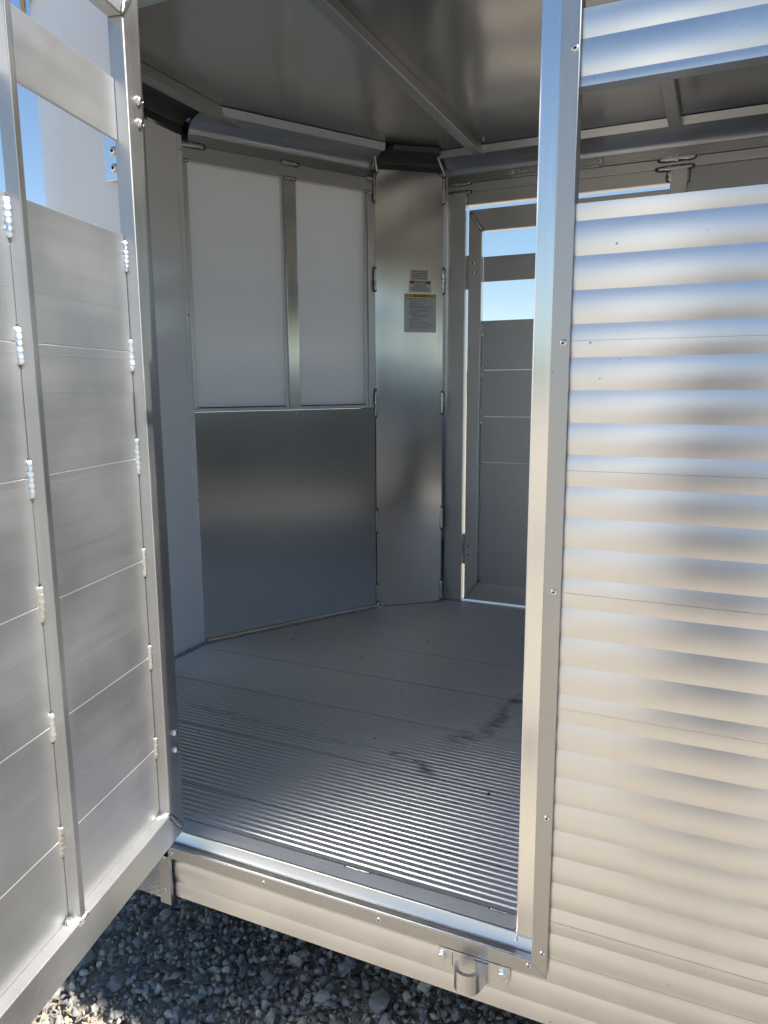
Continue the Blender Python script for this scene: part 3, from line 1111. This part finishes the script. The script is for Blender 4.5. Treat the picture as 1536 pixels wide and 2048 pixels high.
w, h, bar, txt = label(0.131, 0.200, 0.380, 0.418, 'notice_label')
for i, s in enumerate(('THIS VEHICLE IS DESIGNED', 'SPECIFICALLY FOR LIVESTOCK', 'TRANSPORT ONLY. ANY OTHER', 'USE IS NOT RECOMMENDED.')):
    txt(s, 0, h / 2 - 0.0095 - i * 0.0082, 0.0068, 'label_black', 0.0002, 0.058)
w, h, bar, txt = label(0.126, 0.2095, 0.337, 0.3785, 'danger_label')
bar(-w / 2 + 0.001, w / 2 - 0.001, h / 2 - 0.0095, h / 2 - 0.0012, 'label_red', 'header_band')
txt('\u25b2 DANGER', 0, h / 2 - 0.0083, 0.0080, 'label_white', 0.0002, 0.044)
for i, ww in enumerate((0.070, 0.042, 0.050, 0.070, 0.068, 0.070, 0.058)):
    y = h / 2 - 0.0135 - i * 0.0036
    bar(-ww / 2, ww / 2, y - 0.0007, y + 0.0007, 'label_grey', 'print_line')
w, h, bar, txt = label(0.108, 0.230, 0.196, 0.333, 'caution_label')
bar(-w / 2 + 0.0015, w / 2 - 0.0015, h / 2 - 0.0125, h / 2 - 0.0015, 'label_yellow', 'header_band')
txt('\u25b2 CAUTION', 0, h / 2 - 0.0108, 0.0098, 'label_black', 0.0002, 0.052)
lr = random.Random(5)
y = h / 2 - 0.018
rows = [(-.052, .052), (-.052, .02), None, (-.043, .045), (-.043, -.01), None, (-.043, .047), (-.043, .008), None, (-.043, .05), (-.043, .048), (-.043, .036), None,
        (-.043, .049), (-.043, .03), None, (-.043, .05), (-.043, 0.0), None, (-.043, .044), (-.035, -.01), (-.035, .04), (-.03, .03), None, (-.043, .02), None, (-.043, .0), None,
        (-.043, .016), None, (-.043, .028), None, (-.043, .046), (-.043, -.02), None, (-.043, .038), None, (-.043, .03)]
for r_ in rows:
    if r_ is None:
        y -= 0.0022
        continue
    bar(r_[0], r_[1], y - 0.0007, y + 0.0006, 'label_grey', 'print_line')
    y -= 0.0031

# --- far side wall with its own closed door
far = empty('side_wall', trailer)
YI = 2.68
emit('header', MB().box(-0.951, XR, YI + 0.002, YI + 0.04, 0.6895, 0.7185, 0.0012), 'frame_in_h', far)
emit('door_header', MB().box(-0.8795, -0.1905, YI + 0.004, YI + 0.04, 0.645, 0.6885, 0.0015), 'frame_in_h', far)
emit('jamb', MB().box(-0.953, -0.8805, YI, YI + 0.04, -0.836, 0.6885, 0.002), 'frame_in', far)
emit('jamb', MB().box(-0.1895, -0.139, YI, YI + 0.04, FLOOR, 0.6885, 0.002), 'frame_in', far)
emit('sill', MB().box(-0.953, -0.19, YI, YI + 0.04, -0.873, -0.837, 0.003), 'sill', far)
for k in range(9):
    z1 = 0.688 - 0.1715 * k
    if 1 <= k <= 1:
        continue
    emit('slat', MB().box(-0.138, XR, YI + 0.012, YI + 0.035, max(BOT, z1 - 0.1705), z1, 0.001), 'door_panel', far)
emit('slat', MB().box(-0.138, XR, YI + 0.012, YI + 0.035, 0.43, 0.5165, 0.001), 'door_panel', far)
emit('bottom_slat', MB().box(-0.953, -0.139, YI + 0.006, YI + 0.035, BOT, -0.8735, 0.001), 'door_panel', far)
for x in (0.42, 1.05, 1.68, 2.3):
    emit('wall_post', MB().box(x, x + 0.05, YI, YI + 0.0115, FLOOR, 0.688, 0.0015), 'frame_in', far)
weld(far, (-0.945, YI + 0.001, 0.7195), (-0.862, YI + 0.001, 0.7195), (0, -1, 0), 0.013, 0.006)
weld(far, (-0.945, YI + 0.001, 0.6885), (-0.862, YI + 0.001, 0.6885), (0, -1, 0), 0.012, 0.006)
weld(far, (-0.8805, YI + 0.002, 0.686), (-0.8805, YI + 0.002, 0.648), (0, -1, 0), 0.010, 0.005)
weld(far, (-0.23, YI + 0.001, 0.7195), (-0.115, YI + 0.001, 0.7195), (0, -1, 0), 0.019, 0.007)
weld(far, (-0.23, YI + 0.001, 0.6885), (-0.125, YI + 0.001, 0.6895), (0, -1, 0), 0.014, 0.007)
weld(far, (-0.190, YI + 0.001, 0.682), (-0.190, YI + 0.001, 0.645), (0, -1, 0), 0.017, 0.006)
weld(far, (-0.138, YI + 0.004, 0.686), (-0.138, YI + 0.004, 0.642), (0.4, -1, 0), 0.012, 0.006)
weld(far, (-0.945, YI - 0.001, -0.8365), (-0.884, YI - 0.001, -0.8365), (0, -1, 0.3), 0.007, 0.004)
# slotted bar below the cove
rail = empty('tie_rail', trailer)
emit('bar', MB().box(-0.722, -0.402, YI - 0.010, YI - 0.003, 0.7265, 0.7465, 0.0025), 'trim', rail)
emit('bar_lip', MB().box(-0.71, -0.415, YI - 0.014, YI - 0.0005, 0.7185, 0.7245, 0.001), 'frame_h', rail)
for i in range(14):
    rivet(rail, (-0.71 + i * 0.0228, YI - 0.010, 0.7368), (0, -1, 0), 0.0042 if i not in (0, 13) else 0.007)

# --- cove at the top of the walls
cove = empty('top_rail', trailer)
CP = [(0.0, 0.7205), (0.0, 0.7475), (0.004, 0.7482)]
for q in range(13):
    a = math.radians(90 * q / 12)
    CP.append((0.088 - 0.084 * math.cos(a), 0.7495 + 0.042 * math.sin(a)))
CP += [(0.0885, 0.7875), (0.0905, 0.7875), (0.0975, 0.8105), (0.03, 0.8105), (-0.03, 0.8105), (-0.03, 0.7205)]


def cove_run(p0, p1, n, name='cove', mat='cove', prof=CP, ext0=0.0, ext1=0.0, taper=0.0):
    """extrude the cove profile from p0 to p1 (plan); n points into the room; taper pulls the ends in as it leaves the wall"""
    p0, p1, n = Vector(p0), Vector(p1), Vector(n)
    d = (p1 - p0).normalized()
    mb = MB(); b = mb.bm
    P0 = [b.verts.new(Vector((*(p0 + n * q[0] + d * q[0] * taper), q[1]))) for q in prof]
    P1 = [b.verts.new(Vector((*(p1 + n * q[0] - d * q[0] * taper), q[1]))) for q in prof]
    m = len(prof)
    for i in range(m):
        f = b.faces.new((P0[i], P0[(i + 1) % m], P1[(i + 1) % m], P1[i])); f.smooth = True
    b.faces.new(P0); b.faces.new(list(reversed(P1)))
    for i in (0, 1, 2, 3, 15, 16, 17, 18, 19, 20, 21):
        if i < m:
            e = b.edges.get((P0[i], P1[i])); e.smooth = False
    return emit(name, mb, mat, cove)


cove_run((A.x + 0.012, A.y + 0.02), (B.x - 0.002, B.y - 0.004), (Nn.x, Nn.y), taper=0.15)
cove_run((-0.950, YI), (XR, YI), (0, -1))
# dark fittings that close the cove over the corners
dk = [(q[0] * 0.96 - 0.004, 0.752 + (q[1] - 0.7205) * 0.655) for q in CP]
cove_run((C0.x, C0.y), (C1.x, C1.y), (CN.x, CN.y), 'corner_cap', 'black', dk, taper=0.55)
cove_run((-1.515, 1.62), (-1.515, 1.905), (1, 0), 'corner_cap', 'black', dk)
weld(cove, (C0.x + 0.0, C0.y - 0.004, 0.752), (C0.x + 0.035, C0.y - 0.05, 0.788), (0.8, -0.5, -0.3), 0.008, 0.005)
weld(cove, (C1.x + 0.002, C1.y - 0.0, 0.752), (C1.x + 0.0, C1.y - 0.065, 0.788), (0.3, -0.7, -0.5), 0.009, 0.005)

# --- roof: ceiling sheets between bows
roof = empty('roof', trailer)
bows = [-1.42, -0.828, -0.196, 0.43, 1.06, 1.69, 2.32]
edges = [-1.56] + [x + 0.02 for x in bows[1:]] + [XR]
for xa, xb in zip(edges[:-1], edges[1:]):
    ya0 = 1.0
    if xa < -1.0:
        poly = [(-1.55, 1.60), (-1.55, 2.0), (-1.19, 2.56), (-0.99, 2.72), (xb - 0.0005, 2.72), (xb - 0.0005, 1.02), (-0.95, 1.02), (-1.19, 1.16)]
    else:
        poly = [(xa + 0.0005, 1.02), (xb - 0.0005, 1.02), (xb - 0.0005, 2.72), (xa + 0.0005, 2.72)]
    dz = random.uniform(0, 0.0006)
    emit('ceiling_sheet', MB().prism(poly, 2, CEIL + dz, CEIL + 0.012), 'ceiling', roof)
for x in bows:
    y0, y1 = (1.03, YI - 0.092) if x > -1.2 else (1.30, 2.17)
    mb = MB().prism([(x, CEIL - 0.0005), (x, CEIL - 0.027), (x + 0.002, CEIL - 0.029), (x + 0.034, CEIL - 0.029), (x + 0.036, CEIL - 0.027), (x + 0.036, CEIL - 0.0005)], 1, y0, y1)
    emit('roof_bow', mb, 'frame', roof)
    if x > -1.2:
        weld(roof, (x + 0.038, y1 - 0.002, CEIL - 0.026), (x + 0.038, y1 - 0.002, CEIL - 0.004), (0.3, -1, 0), 0.006, 0.003)
emit('roof_skin', MB().prism([(-1.56, 1.59), (-1.56, 2.06), (-1.2, 2.6), (-0.98, 2.745), (XR, 2.745), (XR, 1.0), (-0.94, 1.0), (-1.2, 1.14)], 2, 0.86, 0.875, bevel=0.004), 'white', roof)
mb = MB().box(-0.94, XR, 1.004, 1.05, 0.7205, 0.859, 0.003)
emit('roof_rail', mb, 'frame_h', roof)
mb = MB().box(-0.95, XR, 2.711, 2.735, 0.7195, 0.859, 0.003)
emit('roof_rail', mb, 'frame_h', roof)

# --- rear wall, running gear, jack: not in the frame but they carry the trailer
rear = empty('rear_wall', trailer)
for k in range(9):
    z1 = 0.80 - 0.19 * k
    if k == 2: continue
    emit('slat', MB().box(XR - 0.028, XR, 1.03, 2.69, max(FLOOR - 0.05, z1 - 0.188), z1, 0.001), 'door_panel', rear)
for x in (0.95, 1.62):
    for ys in (1.0, 2.72):
        wh = empty('wheel', trailer)
        o_ = 0.12 if ys < 2 else -0.12
        c = (x, ys + o_ - 0.08, GZ + 0.29)
        mb = MB(); b = mb.bm
        prof = [(0.17, 0.0), (0.26, -0.002), (0.285, 0.02), (0.29, 0.05), (0.29, 0.11), (0.285, 0.14), (0.26, 0.16), (0.17, 0.158)]
        rings = []
        for r_, t in prof:
            rings.append([b.verts.new((c[0] + r_ * math.cos(2 * math.pi * i / 32), c[1] + t, c[2] + r_ * math.sin(2 * math.pi * i / 32))) for i in range(32)])
        for i in range(len(prof)):
            for j in range(32):
                f = b.faces.new((rings[i][j], rings[i][(j + 1) % 32], rings[(i + 1) % len(prof)][(j + 1) % 32], rings[(i + 1) % len(prof)][j])); f.smooth = True
        emit('tyre', mb, 'rubber', wh)
        emit('rim', MB().cyl((c[0], c[1] + 0.03, c[2]), (0, 1, 0), 0.172, 0.1, 24), 'cast', wh)
        emit('hub', MB().cyl((c[0], c[1] + 0.005, c[2]), (0, 1, 0), 0.05, 0.14, 16), 'cast', wh)
emit('axle', MB().cyl((0.95, 1.1, GZ + 0.29), (0, 1, 0), 0.03, 1.5, 12), 'dark', trailer)
emit('axle', MB().cyl((1.62, 1.1, GZ + 0.29), (0, 1, 0), 0.03, 1.5, 12), 'dark', trailer)
jack = empty('jack_stand', trailer)
emit('tube', MB().cyl((-1.3, 1.86, GZ + 0.03), (0, 0, 1), 0.03, 0.33, 16), 'dark', jack)
emit('foot', MB().box(-1.4, -1.2, 1.76, 1.96, GZ, GZ + 0.03, 0.004), 'dark', jack)

# ------------------------------------------------------------------ doors
def build_door(name, loc, rotz, sg, sunlit):
    """frame of square tube with planks let in behind; u runs from the hinge, y*sg points out of the room side"""
    d = empty(name, trailer, loc)
    d.rotation_euler = (0, 0, rotz)
    W, Z0, Z1 = 0.688, (-0.82 if sunlit else -0.8305), 0.628
    ST, RH, T = 0.0505, (0.060 if sunlit else 0.0695), 0.0265
    RT = 0.0765

    def dbox(n, u0, u1, w0, w1, z0, z1, mat, bevel=0.0012):
        y0, y1 = sorted((sg * w0, sg * w1))
        return emit(n, MB().box(u0, u1, y0, y1, z0, z1, bevel), mat, d, 'D')

    def dprism(n, poly, w0, w1, mat, bevel=0.0026):
        y0, y1 = sorted((sg * w0, sg * w1))
        return emit(n, MB().prism(poly, 1, y0, y1, bevel=bevel), mat, d, 'D')
    g = 0.0003
    fv, fh = ('frame', 'frame_h') if sunlit else ('frame_in', 'frame_in_h')
    dprism('stile', [(0, Z0 + g), (ST, Z0 + RH + g), (ST, Z1 - RT - g), (0, Z1 - g)], 0, T, fv)
    dprism('stile', [(W, Z0 + g), (W - ST, Z0 + RH + g), (W - ST, Z1 - RT - g), (W, Z1 - g)], 0, T, fv)
    dprism('rail', [(0, Z0), (W, Z0), (W - ST, Z0 + RH), (ST, Z0 + RH)], 0, T, fh)
    dprism('rail', [(0, Z1), (W, Z1), (W - ST, Z1 - RT), (ST, Z1 - RT)], 0, T, fh)
    dbox('stud', 0.3085, 0.3205, 0.0, 0.0195, Z0 + RH + 0.0004, Z1 - RT - 0.0004, 'frame', 0.0012)
    e = 0.0014
    dbox('cross_slat', ST + e, W - ST - e, 0.020, 0.0255, 0.3765, 0.465, 'door_panel', 0.0008)
    seams = [0.238, 0.058, -0.1148, -0.288, -0.4605, -0.6325, Z0 + RH]
    for a, b in zip(seams[:-1], seams[1:]):
        ww = 0.0003 * random.uniform(-1, 1)
        z0_, z1_, hgt = b + 0.0004, a - 0.0004, a - b
        pf = [(0.0209, z0_), (0.0200, z0_ + 0.0009)]
        if sunlit:
            for t_ in (0.38, 0.64, 0.92):
                c_ = b + hgt * (t_ + random.uniform(-0.015, 0.015))
                pf += [(0.0200, c_ - 0.0016), (0.0200 - 0.00009, c_), (0.0200, c_ + 0.0016)]
        pf += [(0.0200, z1_ - 0.0009), (0.0209, z1_), (0.0258, z1_), (0.0258, z0_)]
        emit('slat', MB().prism([(sg * (q[0] + ww), q[1]) for q in pf], 0, ST + e, W - ST - e), 'door_panel', d, 'D')
    for u in (ST + e / 2, W - ST - e / 2):
        dbox('seam_shade_strip', u - 0.0006, u + 0.0006, 0.0225, 0.0245, Z0 + RH + 0.001, 0.237, 'dark', 0)  # black strip painted as the shade in the open plank-to-stile gap
    # welds
    nr = (0, -sg, 0)
    zw = ((0.232, 0.182), (0.078, 0.026), (-0.086, -0.142), (-0.264, -0.314), (-0.435, -0.486), (-0.612, -0.660))
    r = random.Random(3)
    for a, b in zw:
        j = r.uniform(-0.004, 0.004)
        weld(d, (ST + 0.0012, sg * 0.0185, a + j), (ST + 0.0012, sg * 0.0185, b + j), (0.75, -sg, 0), 0.0135, 0.0065, dloc)
        j = r.uniform(-0.004, 0.004)
        weld(d, (0.3215, sg * 0.0185, a + j), (0.3215, sg * 0.0185, b + j), (0.75, -sg, 0), 0.0145, 0.0075, dloc)
        weld(d, (W - ST - 0.0012, sg * 0.0185, a + j), (W - ST - 0.0012, sg * 0.0185, b + j), (-0.75, -sg, 0), 0.0135, 0.0065, dloc)
    # mitre welds
    weld(d, (ST + 0.004, -sg * 0.0, Z0 + RH + 0.003), (0.004, -sg * 0.0, Z0 + 0.006), nr, 0.008, 0.004, dloc)
    weld(d, (ST + 0.004, -sg * 0.0, Z1 - RT - 0.003), (0.004, -sg * 0.0, Z1 - 0.006), nr, 0.011, 0.006, dloc)
    weld(d, (ST - 0.004, sg * 0.006, Z0 + RH + 0.0005), (ST + 0.018, sg * 0.017, Z0 + RH + 0.0005), (0.4, -sg * 0.5, 1), 0.008, 0.005, dloc)
    weld(d, (0.334, sg * 0.012, Z0 + RH + 0.001), (0.316, sg * 0.002, Z0 + RH + 0.001), (0.6, -sg * 0.6, 1), 0.013, 0.009, dloc)
    weld(d, (0.318, sg * 0.002, Z0 + RH + 0.001), (0.304, sg * 0.001, Z0 + RH + 0.003), (0, -sg * 0.8, 1), 0.010, 0.006, dloc)
    # hinge bolts and leaves
    for z in (0.443, 0.410, -0.615, -0.648):
        place('bolt', BOLT, d, dloc((0.0185, 0, z)), nr, (0, 0, 1), (0.0078 * S,) * 3)
    return d


HP = Vector((-0.865, 0.994, 0))
door_loc = HP * S + Vector((0, 0, CAMH)) - TR
DA = math.radians(13.0)
# local x = (sin13, -cos13), local y = (cos13, sin13): the room side of the open door faces +y
door = build_door('door', door_loc, math.atan2(-math.cos(DA), math.sin(DA)), -1, True)
door['label'] = 'open plank door swung out towards the viewer on the left'
fdoor = build_door('door', Vector((-0.8705, YI + 0.008, 0.0)) * S + Vector((0, 0, CAMH)) - TR, 0.0, 1, False)
fdoor['label'] = 'closed plank door in the opposite wall, seen from inside'


def hinge(z, near=True):
    h = empty('hinge', trailer)
    if near:
        emit('leaf', MB().box(-0.945, -0.909, 0.983, 0.989, z - 0.045, z + 0.075, 0.001), 'jamb', h)
        emit('knuckle', MB().cyl((-0.894, 0.982, z - 0.03), (0, 0, 1), 0.009, 0.1, 16), 'frame', h)
        for dz in (-0.027, -0.001, 0.055):
            place('bolt', BOLT, h, tloc((-0.922, 0.983, z + dz)), (0, -1, 0), (0, 0, 1), (0.0075 * S,) * 3)
    else:
        emit('leaf', MB().box(-0.8795, -0.8715, YI + 0.016, YI + 0.022, z - 0.06, z + 0.06, 0.0005), 'frame', h)
        emit('knuckle', MB().box(-0.8795, -0.8715, YI + 0.01, YI + 0.019, z - 0.02, z + 0.02, 0.0005), 'frame', h)


hinge(0.38)
hinge(-0.66)
hinge(0.412, False)
hinge(-0.63, False)
# ------------------------------------------------------------------ things the metal mirrors
# the photographer
def plain_fig(name, c, r):
    MAT[name] = plain(name, c, r)


plain_fig('navy_jacket', (0.03, 0.045, 0.085), 0.8)
plain_fig('jeans', (0.035, 0.05, 0.095), 0.85)
plain_fig('skin', (0.55, 0.34, 0.25), 0.5)
plain_fig('hair', (0.05, 0.035, 0.025), 0.6)
plain_fig('phone_black', (0.015, 0.015, 0.017), 0.2)


def skin_body(name, joints, bones, root, mat, parent=None, subdiv=2, loc=(0, 0, 0)):
    me = bpy.data.meshes.new(name)
    names = list(joints)
    me.from_pydata([joints[n][0] for n in names], [(names.index(a), names.index(b)) for a, b in bones], [])
    o = bpy.data.objects.new(name, me)
    col.objects.link(o)
    o.location = loc
    o.modifiers.new('skin', 'SKIN')
    o.modifiers.new('sub', 'SUBSURF').levels = subdiv
    o.modifiers['sub'].render_levels = subdiv
    o.modifiers['skin'].use_smooth_shade = True
    me.skin_vertices.new() if not me.skin_vertices else None
    lay = me.skin_vertices[0].data
    for i, n in enumerate(names):
        r = joints[n][1]
        lay[i].radius = r if isinstance(r, tuple) else (r, r)
        lay[i].use_root = (n == root)
    bpy.context.view_layer.update()
    dg = bpy.context.evaluated_depsgraph_get()
    me2 = bpy.data.meshes.new_from_object(o.evaluated_get(dg))
    bpy.data.objects.remove(o)
    for p in me2.polygons: p.use_smooth = True
    me2.materials.clear()
    o2 = bpy.data.objects.new(name, me2)
    col.objects.link(o2)
    me2.materials.append(MAT[mat])
    o2.location = loc
    o2.parent = parent
    return o2


PX, PY = 0.03, -0.44                                    # where the photographer stands, metres
person = empty('person', None, (PX, PY, 0))
tag(person, 'person in slate-blue jacket and jeans holding up a phone, mirrored in the siding', 'person')
# facing: towards the lens direction (about -24 deg from +Y); kept upright, arms raised to the phone
hy = 0.44 - 0.045
J = {'pel': ((0, 0, 0.93), (0.19, 0.13)), 'wst': ((0, 0.01, 1.08), (0.18, 0.12)), 'chs': ((0, 0.0, 1.30), (0.20, 0.13)),
     'nck': ((0, 0.0, 1.45), (0.075, 0.07)), 'shl': ((-0.17, 0.0, 1.40), 0.07), 'ell': ((-0.24, 0.10, 1.18), 0.05), 'wrl': ((-0.12, hy - 0.10, 1.46), 0.033),
     'shr': ((0.17, 0.0, 1.40), 0.07), 'elr': ((0.21, 0.12, 1.17), 0.05), 'wrr': ((0.06, hy - 0.12, 1.44), 0.033)}
skin_body('jacket', J, [('pel', 'wst'), ('wst', 'chs'), ('chs', 'nck'), ('chs', 'shl'), ('shl', 'ell'), ('ell', 'wrl'), ('chs', 'shr'), ('shr', 'elr'), ('elr', 'wrr')], 'pel', 'navy_jacket', person)
L = {'pel': ((0, 0, 0.92), (0.15, 0.115)), 'hpl': ((-0.095, 0, 0.84), 0.095), 'knl': ((-0.11, 0.02, 0.48), 0.062), 'anl': ((-0.12, -0.01, 0.10), 0.045),
     'hpr': ((0.095, 0, 0.84), 0.095), 'knr': ((0.11, 0.02, 0.48), 0.062), 'anr': ((0.12, -0.01, 0.10), 0.045)}
skin_body('trousers', L, [('pel', 'hpl'), ('hpl', 'knl'), ('knl', 'anl'), ('pel', 'hpr'), ('hpr', 'knr'), ('knr', 'anr')], 'pel', 'jeans', person)
for sx in (-1, 1):
    B_ = {'hl': ((0.12 * sx, -0.05, 0.045), (0.04, 0.045)), 'md': ((0.125 * sx, 0.05, 0.045), (0.045, 0.04)), 'to': ((0.135 * sx, 0.16, 0.035), (0.042, 0.03)), 'an': ((0.12 * sx, -0.03, 0.11), 0.045)}
    skin_body('shoe', B_, [('an', 'hl'), ('hl', 'md'), ('md', 'to')], 'hl', 'phone_black', person)
Hd = {'n0': ((0, 0.0, 1.44), 0.055), 'n1': ((0, 0.015, 1.52), 0.058), 'jaw': ((0, 0.045, 1.56), (0.062, 0.06)), 'mid': ((0, 0.025, 1.63), (0.076, 0.092)), 'top': ((0, 0.015, 1.72), (0.065, 0.08)),
      'nose': ((0, 0.125, 1.625), 0.014)}
hd = skin_body('head', Hd, [('n0', 'n1'), ('n1', 'jaw'), ('jaw', 'mid'), ('mid', 'top'), ('mid', 'nose')], 'mid', 'skin', person)
Hr = {'a': ((0, 0.0, 1.735), (0.07, 0.085)), 'b': ((0, -0.045, 1.66), (0.078, 0.06)), 'c': ((0, -0.055, 1.58), (0.06, 0.035))}
skin_body('hair', Hr, [('a', 'b'), ('b', 'c')], 'a', 'hair', person)
for sx in (-1, 1):
    skin_body('ear', {'a': ((0.078 * sx, 0.02, 1.645), 0.012), 'b': ((0.084 * sx, 0.012, 1.61), 0.01)}, [('a', 'b')], 'a', 'skin', person, 1)
    skin_body('eye', {'a': ((0.03 * sx, 0.104, 1.645), 0.011), 'b': ((0.031 * sx, 0.106, 1.645), 0.011)}, [('a', 'b')], 'a', 'hair', person, 1)
skin_body('mouth', {'a': ((-0.022, 0.098, 1.567), 0.006), 'b': ((0, 0.105, 1.566), 0.008), 'c': ((0.022, 0.098, 1.567), 0.006)}, [('a', 'b'), ('b', 'c')], 'b', 'skin', person, 1)
# hands: palm with four fingers and a thumb closing on the phone's edges
for sx, w0 in ((-1, (-0.12, hy - 0.10, 1.46)), (1, (0.06, hy - 0.12, 1.44))):
    w0 = Vector(w0)
    edge = Vector((PX * -1 + 0.040 * sx, hy - 0.012, 1.50))
    palm = w0.lerp(edge, 0.62) + Vector((0.012 * sx, -0.012, 0))
    hj = {'w': (tuple(w0), 0.028), 'p': (tuple(palm), (0.03, 0.018))}
    hb = [('w', 'p')]
    for k in range(4):
        kn = palm + Vector((0.004 * sx, 0.014, 0.03 - 0.019 * k))
        md = kn + Vector((-0.004 * sx, 0.030, 0.004))
        tp = md + Vector((-0.026 * sx, 0.006, 0.0))
        for nm, q, r in (('k', kn, 0.0095), ('m', md, 0.0085), ('t', tp, 0.0075)):
            hj[nm + str(k)] = (tuple(q), r)
        hb += [('p', 'k%d' % k), ('k%d' % k, 'm%d' % k), ('m%d' % k, 't%d' % k)]
    t1 = palm + Vector((-0.012 * sx, -0.012, 0.026)); t2 = t1 + Vector((-0.024 * sx, 0.004, 0.016))
    hj['t1'] = (tuple(t1), 0.010); hj['t2'] = (tuple(t2), 0.009)
    hb += [('p', 't1'), ('t1', 't2')]
    skin_body('hand', hj, hb, 'w', 'skin', person)
# phone held just behind the lens
ph = MB().box(-0.036, 0.036, -0.004, 0.004, -0.125, 0.022, 0.003)
for v in ph.bm.verts: v.co /= S
me_o = emit('phone', ph, 'phone_black', None, 'D')
tag(me_o, 'black phone held up in both hands by the mirrored person', 'phone')
me_o.rotation_euler = (PITCH, 0, -YAW)
q = fw * -0.016
me_o.location = Vector((0, 0, CAMH)) + q - Vector((0, 0, 0.05))

# blank white board added out of view to mirror as bright spots down the siding
board = empty('glint_board', None, (-0.61, -4.5, 0))
board.rotation_euler = (0, 0, math.radians(42))
tag(board, 'tall blank white board on a steel post, added out of view to mirror as bright spots', 'board')
MAT['board_white'] = plain('fresh_white_paint', (0.88, 0.88, 0.87), 0.4, 0, 0.01)
emit('post', MB().box(-0.09 / S, -0.03 / S, -0.03 / S, 0.03 / S, -0.02 / S, 3.45 / S, 0.004), 'trim', board, 'D')
emit('panel', MB().box(-0.03 / S, 0.0, -0.30 / S, 0.30 / S, 0.6 / S, 3.4 / S, 0.003), 'board_white', board, 'D')
for z in (0.9, 3.1):
    emit('clamp', MB().box(-0.10 / S, -0.029 / S, -0.05 / S, 0.05 / S, z / S, (z + 0.04) / S, 0.002), 'trim', board, 'D')

# ------------------------------------------------------------------ wooded rise added to dim the mirrored horizon
MAT['woods'] = plain('distant_woods', (0.075, 0.085, 0.06), 0.9, 0, 0.4, 0.08)
bm = bmesh.new()
NR = 180
rows = []
for k, (rad, zz) in enumerate(((150, -1.0), (156, 3.2), (175, 6.5), (230, 7.0), (300, -1.0))):
    row = []
    for i in range(NR):
        a = 2 * math.pi * i / NR
        rr = random.Random(i * 7 + k)
        hgt = zz * (1.0 + 1.1 * max(0.0, -math.sin(a))) * (0.75 + 0.25 * math.sin(a * 5 + 1) + 0.25 * rr.random()) if zz > 0 else zz  # shaped taller behind the camera to darken what the siding mirrors
        row.append(bm.verts.new(((rad + 4 * rr.random()) * math.cos(a), (rad + 4 * rr.random()) * math.sin(a), hgt)))
    rows.append(row)
for k in range(4):
    for i in range(NR):
        bm.faces.new((rows[k][i], rows[k][(i + 1) % NR], rows[k + 1][(i + 1) % NR], rows[k + 1][i]))
me = bpy.data.meshes.new('added_rise'); bm.to_mesh(me); bm.free()
o = link('added_rise', me, None, 'woods')
tag(o, 'low wooded rise added all along the horizon to dim its reflection', None, kind='structure')
